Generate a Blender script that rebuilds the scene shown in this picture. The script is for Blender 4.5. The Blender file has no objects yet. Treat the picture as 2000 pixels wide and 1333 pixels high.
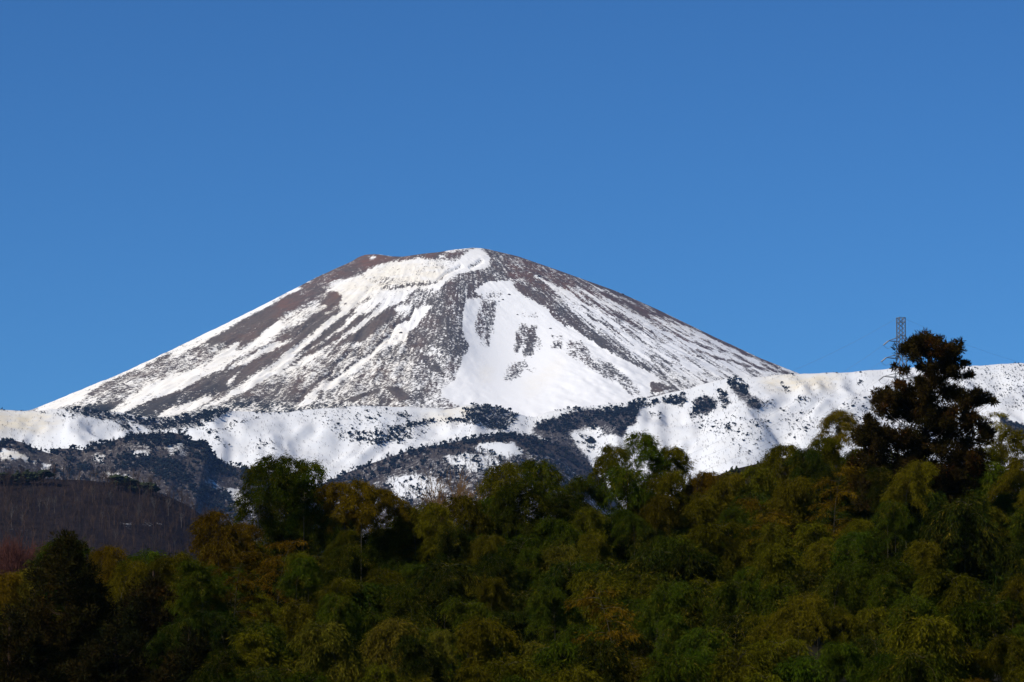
import bpy, math, random
import numpy as np
from mathutils import Vector, Matrix

# ------------------------------------------------------------------ camera, sky, sun, exposure
scene = bpy.context.scene
COL = scene.collection
PITCH = math.radians(6.9)
FPX = 8000.0                                   # 144 mm on a 36 mm wide sensor, for a 2000 pixel wide survey print
cam = bpy.data.cameras.new('camera')
cam.lens = 144.0
cam.sensor_width = 36.0
cam.clip_start = 1.0
cam.clip_end = 60000.0
cam.dof.use_dof = True
cam.dof.focus_distance = 8500.0
cam.dof.aperture_fstop = 6.3
cam_o = bpy.data.objects.new('camera', cam)
COL.objects.link(cam_o)
cam_o.location = (0, 0, 0)
cam_o.rotation_euler = (math.pi / 2 + PITCH, 0, 0)
scene.camera = cam_o

SUN_EL, SUN_ROT = math.radians(40), math.radians(239)
world = bpy.data.worlds.new('World')
scene.world = world
world.use_nodes = True
wn = world.node_tree
sky = wn.nodes.new('ShaderNodeTexSky')
sky.sky_type = 'NISHITA'
sky.sun_disc = False
sky.sun_elevation = SUN_EL
sky.sun_rotation = SUN_ROT
sky.altitude = 2500
sky.air_density = 1.0
sky.dust_density = 0.0
sky.ozone_density = 5.0
wg = wn.nodes.new('ShaderNodeGamma'); wg.inputs[1].default_value = 1.3
wh = wn.nodes.new('ShaderNodeHueSaturation'); wh.inputs['Saturation'].default_value = 1.0
wn.links.new(sky.outputs[0], wg.inputs[0])
wn.links.new(wg.outputs[0], wh.inputs['Color'])
wt = wn.nodes.new('ShaderNodeMix'); wt.data_type = 'RGBA'; wt.blend_type = 'MULTIPLY'   # polarising filter: one even tint
wt.inputs['Factor'].default_value = 1.0; wt.inputs[7].default_value = (0.46, 0.82, 0.98, 1)
wn.links.new(wh.outputs[0], wt.inputs[6])
wn.links.new(wt.outputs[2], wn.nodes['Background'].inputs[0])
wn.nodes['Background'].inputs[1].default_value = 0.057

sun = bpy.data.lights.new('sun', 'SUN')
sun.energy = 4.6
sun.angle = math.radians(0.53)
sun.color = (1.0, 0.93, 0.82)
sun_o = bpy.data.objects.new('sun', sun)
COL.objects.link(sun_o)
sdir = Vector((math.sin(SUN_ROT) * math.cos(SUN_EL), math.cos(SUN_ROT) * math.cos(SUN_EL), math.sin(SUN_EL)))
sun_o.rotation_euler = sdir.to_track_quat('Z', 'Y').to_euler()
sun_o.location = sdir * 500

vs = scene.view_settings
vs.view_transform = 'Standard'
vs.look = 'None'
vs.exposure = 0.0
vs.gamma = 1.0
vs.use_curve_mapping = False
scene.cycles.volume_bounces = 0
scene.cycles.max_bounces = 6
scene.cycles.use_denoising = True

RNG = np.random.default_rng(7)
random.seed(7)
CP, SP = math.cos(PITCH), math.sin(PITCH)

# ------------------------------------------------------------------ helpers: survey, noise, drawings
def ray(u, v):
    a = (np.asarray(u, float) - 1000) / FPX
    b = (666.5 - np.asarray(v, float)) / FPX
    return a, CP - SP * b, SP + CP * b

def at(u, v, Y):
    """surveyed point: bearing u, elevation v of the survey print, at the distance Y north"""
    dx, dy, dz = ray(u, v)
    k = Y / dy
    return dx * k, dy * k, dz * k

def to_uv(x, y, z):
    f = y * CP + z * SP
    b = -y * SP + z * CP
    return 1000 + FPX * x / f, 666.5 - FPX * b / f

def _h(ix, iy, s):
    n = (ix.astype(np.int64) * 374761393 + iy.astype(np.int64) * 668265263 + s * 1442695041) & 0xffffffff
    n = ((n ^ (n >> 13)) * 1274126177) & 0xffffffff
    n = (n ^ (n >> 16)) & 0xffffffff
    return n / 4294967295.0

def vnoise(x, y, s=0):
    x = np.asarray(x, float); y = np.asarray(y, float)
    ix = np.floor(x); iy = np.floor(y)
    fx = x - ix; fy = y - iy
    fx = fx * fx * (3 - 2 * fx); fy = fy * fy * (3 - 2 * fy)
    a = _h(ix, iy, s); b = _h(ix + 1, iy, s); c = _h(ix, iy + 1, s); d = _h(ix + 1, iy + 1, s)
    return (a * (1 - fx) + b * fx) * (1 - fy) + (c * (1 - fx) + d * fx) * fy - 0.5

def fbm(x, y, s=0, o=4, g=0.5):
    t = 0; a = 1.0; w = 0
    for i in range(o):
        t = t + a * vnoise(x * 2 ** i + 17.3 * i, y * 2 ** i - 9.1 * i, s + i)
        w += a; a *= g
    return t / w * 1.6

class Drawing:
    """a front-elevation drawing (1 cell = 1 survey unit) that says what grows or lies where on a slope"""
    def __init__(s, u0, v0, u1, v1, val=0.0):
        s.u0, s.v0 = u0, v0
        s.w, s.h = int(u1 - u0), int(v1 - v0)
        s.a = np.full((s.h, s.w), float(val))
    def poly(s, pts, val, alpha=1.0):
        p = np.array(pts, float) - (s.u0, s.v0)
        x0, y0 = np.floor(p.min(0)).astype(int); x1, y1 = np.ceil(p.max(0)).astype(int) + 1
        x0, y0 = max(x0, 0), max(y0, 0); x1, y1 = min(x1, s.w), min(y1, s.h)
        if x1 <= x0 or y1 <= y0: return
        Y, X = np.mgrid[y0:y1, x0:x1] + 0.5
        ins = np.zeros(X.shape, bool)
        n = len(p)
        for i in range(n):
            xa, ya = p[i]; xb, yb = p[(i + 1) % n]
            if ya == yb: continue
            c = (ya > Y) != (yb > Y)
            ins ^= c & (X < (xb - xa) * (Y - ya) / (yb - ya) + xa)
        sub = s.a[y0:y1, x0:x1]
        sub[ins] = sub[ins] * (1 - alpha) + val * alpha
    def line(s, pts, width, val, alpha=1.0):
        p = np.array(pts, float) - (s.u0, s.v0)
        m = width + 2
        x0, y0 = np.floor(p.min(0) - m).astype(int); x1, y1 = np.ceil(p.max(0) + m).astype(int)
        x0, y0 = max(x0, 0), max(y0, 0); x1, y1 = min(x1, s.w), min(y1, s.h)
        if x1 <= x0 or y1 <= y0: return
        Y, X = np.mgrid[y0:y1, x0:x1] + 0.5
        D = np.full(X.shape, 1e9)
        for i in range(len(p) - 1):
            d = p[i + 1] - p[i]; L = max(d @ d, 1e-6)
            t = np.clip(((X - p[i][0]) * d[0] + (Y - p[i][1]) * d[1]) / L, 0, 1)
            D = np.minimum(D, np.hypot(X - p[i][0] - t * d[0], Y - p[i][1] - t * d[1]))
        k = np.clip((width / 2 + 0.5 - D), 0, 1) * alpha
        sub = s.a[y0:y1, x0:x1]
        sub[:] = sub * (1 - k) + val * k
    def blur(s, r, n=1):
        for _ in range(n):
            for ax in (0, 1):
                pad = [(0, 0), (0, 0)]; pad[ax] = (r + 1, r)
                c = np.cumsum(np.pad(s.a, pad, mode='edge'), ax)
                k = 2 * r + 1
                s.a = (c[k:] - c[:-k]) / k if ax == 0 else (c[:, k:] - c[:, :-k]) / k
        return s
    def __call__(s, u, v):
        x = np.clip(np.asarray(u) - s.u0 - 0.5, 0, s.w - 1.001); y = np.clip(np.asarray(v) - s.v0 - 0.5, 0, s.h - 1.001)
        ix = x.astype(int); iy = y.astype(int); fx = x - ix; fy = y - iy
        A = s.a
        return (A[iy, ix] * (1 - fx) + A[iy, ix + 1] * fx) * (1 - fy) + (A[iy + 1, ix] * (1 - fx) + A[iy + 1, ix + 1] * fx) * fy

def tile(ox, oy, k):
    return lambda *p: [(ox + p[i] / k, oy + p[i + 1] / k) for i in range(0, len(p), 2)]
P1 = tile(0, 460, 2.836); P2 = tile(600, 460, 3.92); P3 = tile(1000, 460, 3.3333); P4 = tile(1500, 560, 3.92)
P5 = tile(0, 760, 3.92); P6 = tile(350, 760, 3.03); P7 = tile(900, 720, 3.3333)
T1 = tile(440, 600, 6.25); T2 = tile(640, 560, 6.6667); C4 = tile(1650, 590, 3.25)

# ------------------------------------------------------------------ helpers: meshes, objects, materials
def mesh_np(name, V, F, attrs=None, smooth=True, colors=None):
    V = np.asarray(V, np.float32); F = np.asarray(F, np.int32)
    me = bpy.data.meshes.new(name)
    me.vertices.add(len(V)); me.vertices.foreach_set('co', V.ravel())
    n, k = F.shape
    me.loops.add(n * k); me.loops.foreach_set('vertex_index', F.ravel())
    me.polygons.add(n)
    me.polygons.foreach_set('loop_start', np.arange(0, n * k, k, dtype=np.int32))
    me.polygons.foreach_set('loop_total', np.full(n, k, np.int32))
    me.polygons.foreach_set('use_smooth', np.full(n, smooth, bool))
    me.update(calc_edges=True)
    for a, d in (attrs or {}).items():
        at_ = me.attributes.new(a, 'FLOAT', 'POINT')
        at_.data.foreach_set('value', np.asarray(d, np.float32).ravel())
    return me

def obj(name, me, mat=None, parent=None, loc=None, kind=None):
    o = bpy.data.objects.new(name, me)
    COL.objects.link(o)
    if mat is not None and me is not None and not me.materials: me.materials.append(mat)
    if parent is not None: o.parent = parent
    if loc is not None: o.location = loc
    if kind: o['kind'] = kind
    return o

def empty(name, loc, label, cat, group=None):
    o = bpy.data.objects.new(name, None); COL.objects.link(o); o.location = loc
    o.empty_display_size = 0.3
    return tag(o, label, cat, group)

def tag(o, label, cat, group=None):
    o['label'] = label; o['category'] = cat
    if group: o['group'] = group
    return o

def grid_faces(nr, nc):
    i = np.arange(nr - 1)[:, None] * nc + np.arange(nc - 1)[None, :]
    return np.stack([i, i + 1, i + nc + 1, i + nc], -1).reshape(-1, 4)

class N:
    """terse node builder"""
    def __init__(s, name):
        s.m = bpy.data.materials.new(name); s.m.use_nodes = True
        s.t = s.m.node_tree; s.t.nodes.clear()
        s.out = s.t.nodes.new('ShaderNodeOutputMaterial')
    def n(s, typ, **kw):
        nd = s.t.nodes.new('ShaderNode' + typ)
        for k, v in kw.items(): setattr(nd, k, v)
        return nd
    def l(s, a, b): s.t.links.new(a, b)
    def val(s, x, inp):
        if hasattr(x, 'links') or hasattr(x, 'is_linked'): s.l(x, inp)
        else: inp.default_value = x
    def math(s, op, a, b=0.5, c=0.0, clamp=False):
        nd = s.n('Math', operation=op, use_clamp=clamp)
        s.val(a, nd.inputs[0]); s.val(b, nd.inputs[1]); s.val(c, nd.inputs[2])
        return nd.outputs[0]
    def mix(s, f, a, b):
        nd = s.n('Mix', data_type='RGBA')
        s.val(f, nd.inputs['Factor'])
        for x, i in ((a, nd.inputs[6]), (b, nd.inputs[7])):
            if isinstance(x, tuple): i.default_value = x + (1.0,)
            else: s.l(x, i)
        return nd.outputs[2]
    def attr(s, name): return s.n('Attribute', attribute_name=name).outputs['Fac']
    def noise(s, scale, detail=3, rough=0.6, vec=None):
        nd = s.n('TexNoise'); nd.inputs['Scale'].default_value = scale
        nd.inputs['Detail'].default_value = detail; nd.inputs['Roughness'].default_value = rough
        s.l(vec if vec is not None else s.coord(), nd.inputs['Vector'])
        return nd.outputs['Fac']
    def coord(s): return s.n('TexCoord').outputs['Object']
    def ramp(s, x, lo, hi):
        nd = s.n('MapRange', clamp=True); s.val(x, nd.inputs[0])
        nd.inputs[1].default_value = lo; nd.inputs[2].default_value = hi
        return nd.outputs[0]
    def bsdf(s, col, rough=0.9, spec=0.1, bump=None, bstr=0.3, bdist=1.0):
        b = s.n('BsdfPrincipled')
        if isinstance(col, tuple): b.inputs['Base Color'].default_value = col + (1.0,)
        else: s.l(col, b.inputs['Base Color'])
        b.inputs['Roughness'].default_value = rough
        b.inputs['Specular IOR Level'].default_value = spec
        if bump is not None:
            bn = s.n('Bump'); bn.inputs['Strength'].default_value = bstr; bn.inputs['Distance'].default_value = bdist
            s.l(bump, bn.inputs['Height']); s.l(bn.outputs[0], b.inputs['Normal'])
        s.l(b.outputs[0], s.out.inputs['Surface'])
        return b

def mat_mountain():
    m = N('volcanic_slope')
    sn, red, cream, veg = m.attr('snow'), m.attr('red'), m.attr('cream'), m.attr('veg')
    n1 = m.noise(0.13, 4, 0.7); n2 = m.noise(0.03, 3); n3 = m.noise(0.32, 3, 0.75)
    mid = m.math('MULTIPLY', m.ramp(sn, -0.05, 0.3), m.ramp(sn, 1.05, 0.75))
    f = m.math('ADD', sn, m.math('MULTIPLY', m.math('MULTIPLY', m.math('SUBTRACT', n1, 0.5), 1.3), mid))
    f = m.math('ADD', f, m.math('MULTIPLY', m.math('MULTIPLY', m.math('SUBTRACT', n3, 0.5), 1.3), mid))
    fac = m.ramp(f, 0.42, 0.58)
    grey = m.mix(m.ramp(n1, 0.35, 0.65), (0.062, 0.058, 0.056), (0.125, 0.117, 0.11))
    rock = m.mix(m.math('MULTIPLY', m.math('MULTIPLY', red, 0.95), m.ramp(n2, 0.25, 0.6)), grey, (0.17, 0.09, 0.066))
    rock = m.mix(m.math('MULTIPLY', cream, 0.25), rock, (0.24, 0.175, 0.105))
    rock = m.mix(veg, rock, (0.02, 0.026, 0.026))
    snow = m.mix(m.math('MULTIPLY', cream, m.ramp(n2, 0.1, 0.55)), (0.90, 0.90, 0.90), (0.87, 0.81, 0.69))
    hgt = m.math('MULTIPLY', m.math('ADD', n1, m.math('MULTIPLY', n3, 0.5)), m.math('SUBTRACT', 1.0, m.math('MULTIPLY', fac, 0.88)))
    m.bsdf(m.mix(fac, rock, snow), 0.9, 0.08, m.math('ADD', hgt, m.math('MULTIPLY', fac, 0.25)), 0.5, 6.0)
    return m.m

def mat_foothill(name, floor=(0.075, 0.06, 0.05)):
    m = N(name)
    sn, cream = m.attr('snow'), m.attr('cream')
    n1 = m.noise(0.12, 4, 0.65); n2 = m.noise(0.025, 3); n3 = m.noise(0.45, 3, 0.7)
    f = m.math('ADD', sn, m.math('MULTIPLY', m.math('SUBTRACT', n1, 0.5), 0.9))
    f = m.math('ADD', f, m.math('MULTIPLY', m.math('SUBTRACT', n3, 0.5), 0.6))
    fac = m.ramp(f, 0.40, 0.62)
    gr = m.mix(m.ramp(n1, 0.35, 0.65), tuple(c * 0.6 for c in floor), tuple(c * 1.35 for c in floor))
    snow = m.mix(m.math('MULTIPLY', cream, m.ramp(n2, 0.2, 0.6)), (0.71, 0.73, 0.76), (0.76, 0.68, 0.52))
    m.bsdf(m.mix(fac, gr, snow), 0.9, 0.08, m.math('ADD', m.math('MULTIPLY', n1, 0.7), m.math('MULTIPLY', n3, 0.5)), 0.28, 5.0)
    return m.m

def mat_plain(name, a, b, scale=3.0, rough=0.9, spec=0.1):
    m = N(name)
    oi = m.n('ObjectInfo').outputs['Random']
    f = m.math('ADD', m.math('MULTIPLY', m.noise(scale, 3), 0.7), m.math('MULTIPLY', oi, 0.3))
    m.bsdf(m.mix(m.ramp(f, 0.3, 0.7), a, b), rough, spec)
    return m.m

def mat_tint(name, a, b, at_='tint'):
    m = N(name)
    m.bsdf(m.mix(m.attr(at_), a, b), 0.9, 0.05)
    return m.m

def mat_leaf(name, dry, trans=0.25):
    """leaf colour comes from each plant's own colour; single leaves vary and some are dry"""
    m = N(name)
    oc = m.n('ObjectInfo').outputs['Color']
    lv = m.attr('leaf')
    c = m.mix(m.ramp(lv, 0.0, 0.8), oc, m.mix(0.25, oc, dry))
    c = m.mix(m.ramp(lv, 0.85, 1.0), c, dry)
    hsv = m.n('HueSaturation'); m.l(c, hsv.inputs['Color'])
    m.l(m.math('ADD', m.math('MULTIPLY', m.attr('shade'), 0.9), 0.55), hsv.inputs['Value'])
    d = m.n('BsdfDiffuse'); t = m.n('BsdfTranslucent'); x = m.n('MixShader')
    m.l(hsv.outputs[0], d.inputs['Color']); m.l(hsv.outputs[0], t.inputs['Color'])
    x.inputs[0].default_value = trans
    m.l(d.outputs[0], x.inputs[1]); m.l(t.outputs[0], x.inputs[2])
    m.l(x.outputs[0], m.out.inputs['Surface'])
    return m.m

M_MOUNT = mat_mountain()
M_HILL = mat_foothill('snowy_foothill', (0.055, 0.050, 0.050))
M_WOOD = mat_foothill('wooded_hillside', (0.068, 0.058, 0.052))
M_BROWN = mat_foothill('leaf_litter_hillside', (0.017, 0.012, 0.011))
M_SOIL = mat_plain('forest_soil', (0.006, 0.006, 0.003), (0.014, 0.012, 0.006), 0.6)
M_PINE = mat_tint('far_conifer', (0.006, 0.011, 0.013), (0.018, 0.025, 0.024))
M_BARE = mat_tint('far_bare_wood', (0.032, 0.028, 0.028), (0.085, 0.07, 0.062))
M_BARE2 = mat_tint('winter_wood', (0.022, 0.014, 0.010), (0.095, 0.060, 0.038))
M_PALE = mat_plain('pale_bark', (0.07, 0.06, 0.05), (0.13, 0.11, 0.09), 0.5)
M_RED = mat_tint('red_twigs', (0.06, 0.025, 0.019), (0.13, 0.05, 0.036))
M_CULM = mat_plain('bamboo_culm', (0.035, 0.028, 0.009), (0.085, 0.062, 0.022), 1.2, 0.5, 0.3)
M_BARK = mat_plain('cedar_bark', (0.022, 0.014, 0.009), (0.05, 0.03, 0.018), 4.0)
M_LEAF = mat_leaf('bamboo_leaf', (0.13, 0.095, 0.008), 0.14)
M_NEEDLE = mat_leaf('cedar_needle', (0.085, 0.030, 0.006), 0.1)
M_TAN = mat_plain('tan_twig', (0.15, 0.085, 0.03), (0.26, 0.15, 0.06), 2.0)
M_STEEL = mat_plain('galvanised_steel', (0.11, 0.12, 0.13), (0.20, 0.21, 0.22), 1.0, 0.6, 0.3)
M_INSUL = mat_plain('porcelain', (0.25, 0.25, 0.25), (0.36, 0.35, 0.34), 1.0, 0.3, 0.5)
M_CABLE = mat_plain('cable', (0.22, 0.22, 0.23), (0.32, 0.32, 0.33), 1.0, 0.5, 0.4)
M_ROCK = mat_plain('dark_boulder', (0.03, 0.026, 0.024), (0.07, 0.06, 0.055), 0.3)

# ------------------------------------------------------------------ the mountain
YC = 10000.0
PX = YC / FPX                                     # metres per survey unit at the mountain's axis
def interp(pts, x):
    p = np.array(pts, float)
    return np.interp(x, p[:, 0], p[:, 1])

def build_mountain():
    SN = Drawing(40, 470, 1600, 900, 0.42)
    RD = Drawing(40, 470, 1600, 900, 0.15)
    CR = Drawing(40, 470, 1600, 900, 0.25)
    VG = Drawing(40, 470, 1600, 900, 0.0)
    RL = Drawing(40, 470, 1600, 900, 0.0)         # ledges and gullies, metres of relief
    S = SN.poly
    # left flank: mixed ground, bare band under the skyline, skyline snow strip
    S(P1(200, 980, 560, 845, 900, 680, 1200, 590, 1320, 590, 1120, 740, 900, 810, 640, 980), 0.48)
    S(P1(1130, 590, 1400, 430, 1620, 315, 1830, 200, 1985, 125, 1985, 230, 1840, 280, 1720, 360, 1600, 430, 1460, 530, 1300, 690, 1250, 640, 1310, 590, 1150, 600), 0.14)
    S(P1(190, 985, 290, 968, 430, 915, 560, 845, 800, 735, 950, 665, 1060, 622, 1170, 562, 1400, 432, 1620, 317, 1830, 205, 1850, 180, 1600, 295, 1380, 425, 1130, 540, 900, 640, 480, 840, 250, 930), 0.95)
    S(P1(480, 872, 560, 825, 800, 715, 930, 650, 960, 668, 800, 752, 600, 850, 500, 900), 0.35)
    # rock at the left below the bare band
    S(P1(640, 985, 880, 905, 1100, 800, 1300, 700, 1500, 600, 1680, 480, 1830, 330, 1985, 230, 1985, 700, 1480, 720, 1250, 860, 1000, 960), 0.17)
    S(P1(430, 960, 700, 905, 1040, 860, 1250, 840, 1100, 930, 880, 990, 600, 1010), 0.22)
    # streaks of snow running down to the left
    S(T1(0, 690, 0, 600, 70, 570, 250, 480, 380, 390, 500, 290, 600, 210, 660, 140, 760, 110, 900, 40, 960, 30, 960, 80, 900, 200, 700, 270, 600, 350, 520, 420, 400, 490, 250, 560, 100, 640, 30, 700), 0.92)
    S(P1(605, 985, 700, 900, 880, 812, 1040, 752, 1150, 720, 1220, 660, 1310, 590, 1335, 600, 1280, 670, 1240, 735, 1130, 785, 1000, 855, 880, 895, 780, 935, 680, 985), 0.96)
    S(T1(0, 790, 60, 720, 180, 640, 380, 560, 470, 500, 600, 440, 760, 410, 880, 360, 760, 440, 600, 520, 430, 600, 250, 690, 100, 735), 0.85)
    S(T1(640, 150, 760, 70, 960, 0, 1250, -40, 1250, 10, 1000, 110, 900, 190, 720, 260), 0.55)
    S(T1(10, 965, 60, 870, 150, 800, 260, 750, 150, 840, 90, 920, 40, 975), 0.9)
    S(P1(850, 1010, 920, 965, 1040, 925, 1150, 890, 1180, 900, 1100, 950, 1000, 985, 920, 1012), 0.88)
    S(T1(-280, 1210, 0, 1100, 130, 1000, 250, 910, 400, 800, 560, 740, 700, 600, 830, 500, 960, 400, 1050, 340, 1150, 250, 1250, 150, 1430, 10, 1540, 0, 1480, 80, 1350, 170, 1180, 310, 1000, 460, 880, 560, 720, 740, 660, 790, 480, 890, 300, 1000, 100, 1080, -100, 1180), 0.96)
    # the textured lava fan between the streaks
    S(T1(-200, 1260, 100, 1090, 480, 900, 700, 810, 860, 690, 1100, 590, 1300, 490, 1500, 430, 1650, 420, 1900, 250, 2000, 230, 2000, 1200, 0, 1280), 0.47)
    S(T1(100, 1100, 480, 920, 900, 930, 1000, 1050, 800, 1150, 500, 1230, 100, 1200), 0.30)
    S(T1(960, 520, 1050, 460, 1220, 340, 1430, 205, 1300, 320, 1180, 410, 1000, 505), 0.04)
    CR.poly(T1(940, 530, 1050, 450, 1220, 335, 1430, 200, 1300, 330, 1180, 420, 1000, 510), 1.0)
    S(T1(720, 725, 900, 580, 1000, 512, 1180, 422, 1330, 312, 1520, 160, 1560, 130, 1480, 250, 1300, 370, 1100, 490, 950, 570, 850, 660, 740, 745), 0.93)
    S(T1(720, 752, 870, 640, 1000, 552, 1180, 452, 1330, 362, 1450, 262, 1560, 162, 1680, 90, 1820, 0, 1860, 0, 1750, 110, 1600, 210, 1430, 340, 1280, 460, 1100, 560, 960, 612, 860, 670), 0.10)
    S(T1(640, 835, 860, 682, 1000, 612, 1220, 502, 1300, 442, 1420, 352, 1590, 232, 1750, 122, 1870, 20, 2000, -20, 1880, 72, 1700, 222, 1560, 312, 1420, 402, 1300, 482, 1100, 592, 950, 682, 700, 825), 0.94)
    # upper left: red rim, the great upper snowfield
    S(P2(-60, 380, 0, 360, 400, 140, 660, 140, 880, 140, 1150, 100, 1290, 90, 1190, 150, 1100, 175, 900, 182, 760, 190, 640, 202, 500, 242, 420, 300, 200, 352, 130, 440, -60, 520), 0.2)
    RD.poly(P2(-240, 480, 0, 355, 400, 130, 660, 130, 1290, 85, 1190, 150, 900, 182, 640, 202, 420, 300, 200, 360, 230, 430, 120, 520, -100, 640, -260, 640), 1.0)
    RD.poly(P1(1300, 640, 1500, 460, 1700, 300, 1985, 130, 1985, 330, 1700, 420), 0.45)
    S(P2(130, 440, 200, 352, 420, 302, 500, 242, 640, 202, 760, 190, 870, 176, 1000, 190, 1150, 190, 1240, 115, 1330, 100, 1400, 160, 1400, 240, 1300, 270, 1200, 292, 1100, 322, 1050, 382, 960, 442, 900, 500, 700, 600, 500, 660, 300, 660, 240, 540, 270, 480), 0.9)
    S(P2(420, 330, 560, 300, 700, 330, 860, 350, 980, 340, 1000, 370, 900, 385, 700, 410, 590, 412), 0.62)
    S(P2(900, 200, 1150, 192, 1100, 260, 980, 300, 800, 300, 860, 220), 0.72)
    S(P2(1010, 150, 1060, 145, 1060, 165, 1020, 170), 0.8); S(P2(480, 165, 520, 160, 520, 180, 480, 182), 0.9)
    S(P2(1080, 100, 1290, 92, 1180, 125, 1040, 135), 0.7)
    CR.poly(P2(130, 440, 420, 300, 640, 200, 1000, 190, 1100, 300, 900, 390, 600, 430, 300, 560, 0, 800), 0.9)
    S(T2(0, 380, 0, 60, 100, 50, 200, 130, 150, 180, 130, 250, 60, 330), 0.14)
    RD.poly(T2(0, 330, 0, 20, 100, 20, 210, 130, 130, 260), 1.0)
    S(T2(0, 400, 100, 285, 210, 275, 120, 360, 0, 420), 0.1); S(T2(180, 230, 260, 205, 250, 240, 190, 245), 0.1)
    S(T2(0, 340, 100, 270, 140, 265, 60, 330, 0, 368), 0.85)
    S(T2(0, 520, 150, 420, 280, 340, 400, 220, 560, 110, 600, 120, 500, 200, 400, 260, 320, 335, 430, 320, 300, 400, 100, 520, 0, 590), 0.2)
    S(T2(-40, 770, 0, 690, 180, 560, 300, 470, 400, 390, 560, 310, 640, 240, 790, 135, 650, 270, 550, 380, 400, 470, 300, 550, 150, 640, 50, 720), 0.1)
    S(T2(-40, 800, 200, 640, 380, 510, 480, 440, 600, 350, 700, 300, 800, 240, 1000, 100, 1180, 10, 1000, 120, 900, 200, 700, 322, 560, 422, 440, 522, 300, 612, 150, 705), 0.93)
    S(T2(250, 720, 300, 622, 450, 522, 600, 402, 720, 322, 830, 252, 960, 192, 1040, 180, 960, 235, 850, 310, 940, 330, 800, 450, 700, 500, 640, 530, 600, 600, 430, 730), 0.12)
    S(T2(960, 230, 1040, 100, 1180, 20, 1400, 30, 1400, 90, 1280, 200, 1280, 250, 1150, 290, 1060, 270), 0.45)
    # main white chute left of the dark rib
    S(T2(-60, 1350, 120, 1192, 300, 1042, 450, 922, 560, 892, 700, 742, 800, 642, 880, 542, 900, 492, 1050, 462, 1120, 342, 1150, 292, 1280, 252, 1360, 250, 1320, 310, 1230, 410, 1150, 530, 1040, 600, 1020, 700, 900, 740, 760, 780, 700, 850, 550, 940, 430, 1040, 400, 1120, 300, 1140, 130, 1260, 50, 1340), 0.97)
    S(T1(980, 1195, 1120, 1100, 1130, 1040, 1250, 980, 1450, 840, 1640, 780, 1660, 720, 1800, 600, 1960, 470, 2020, 420, 2000, 342, 1900, 452, 1770, 582, 1640, 652, 1460, 772, 1370, 872, 1270, 922, 1100, 1002, 1020, 1082, 900, 1195), 0.96)
    SN.blur(2, 2)
    for L, w in ((T1(880, 1150, 1000, 1040, 1060, 960, 1160, 890, 1250, 830, 1300, 800), 4.0),  # dark gully: its shadow line painted as a snowless stripe
                 (T1(1270, 910, 1370, 860, 1460, 770, 1640, 640, 1760, 580, 1880, 440, 2000, 340), 1.6),
                 (T2(0, 1240, 200, 1110, 400, 950, 560, 870, 680, 740, 830, 600), 1.6),
                 (T2(60, 1040, 180, 960, 300, 850), 1.4), (T2(1080, 380, 1130, 290), 1.6),
                 (T2(880, 480, 960, 455, 1060, 430), 3.0), (T2(730, 545, 800, 520, 870, 530), 2.2),
                 (P2(580, 402, 660, 410, 760, 385, 900, 372), 3.0), (P2(900, 385, 990, 360, 1060, 300, 1180, 232), 1.8),
                 (P2(1250, 240, 1300, 215, 1335, 190), 3.0), (T1(0, 520, 100, 430, 190, 385), 3.0)):
        SN.line(L, w, 0.0, 0.85); RL.line(L, w + 3, -5.0)
    # dark central rib, with two thin snow lines
    S(T2(1045, 600, 1150, 530, 1230, 420, 1320, 310, 1360, 250, 1280, 200, 1420, 80, 1480, 0, 1560, -60, 1900, -60, 2000, 60, 1850, 150, 1780, 200, 1780, 310, 1730, 400, 1750, 500, 1750, 600, 1810, 700, 1860, 770, 1830, 830, 1760, 850, 1700, 920, 1600, 880, 1480, 820, 1380, 720, 1320, 790, 1200, 850, 1100, 820, 1030, 740), 0.29)
    S(P2(1140, 300, 1300, 270, 1440, 240, 1520, 300, 1470, 345, 1300, 410, 1240, 500, 1180, 400), 0.33)
    SN.line(T2(1690, 0, 1660, 100, 1640, 220, 1630, 300), 1.8, 0.85); SN.line(T2(1790, 60, 1800, 200), 1.6, 0.8)
    SN.line(T2(1640, 300, 1640, 430), 1.5, 0.6)
    # lower speckled ground under the rib
    S(P2(0, 1330, 300, 1120, 560, 870, 760, 862, 960, 832, 1100, 900, 1080, 960, 1130, 1100, 1030, 1190, 1040, 1230, 1110, 1290, 600, 1350), 0.46)
    S(P2(820, 900, 960, 930, 1060, 1080, 960, 1040, 880, 960), 0.2)
    S(P2(590, 1160, 700, 1168, 820, 1262, 700, 1255, 640, 1200), 0.0); CR.poly(P2(590, 1160, 700, 1168, 820, 1262, 700, 1255, 640, 1200), 0.0)
    S(P2(300, 1260, 540, 1180, 560, 1192, 340, 1275), 0.05)
    # white bowl
    BOWL = P2(1195, 560, 1225, 490, 1330, 480, 1280, 420, 1400, 348, 1560, 348, 1610, 430, 1720, 502, 1840, 562, 1900, 642, 1990, 700) + P3(420, 620, 560, 700, 700, 790, 850, 870, 905, 905, 1040, 1010, 820, 1060, 560, 1130, 300, 1180, 100, 1210) + P2(1300, 1340, 1110, 1285, 1040, 1230, 1030, 1180, 1130, 1110, 1165, 1020, 1240, 850, 1200, 760, 1190, 640)
    S(BOWL, 0.98)
    CR.poly(BOWL, 0.05)
    CR.poly(P2(1330, 1000, 1430, 990, 1400, 1130, 1310, 1110), 0.4); CR.poly(P2(1640, 1130, 1960, 900, 1960, 1050, 1700, 1250), 0.35)
    PD = Drawing(40, 470, 1600, 900, 0.0)         # rock showing through the white bowl, thinning out at its edges
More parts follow.
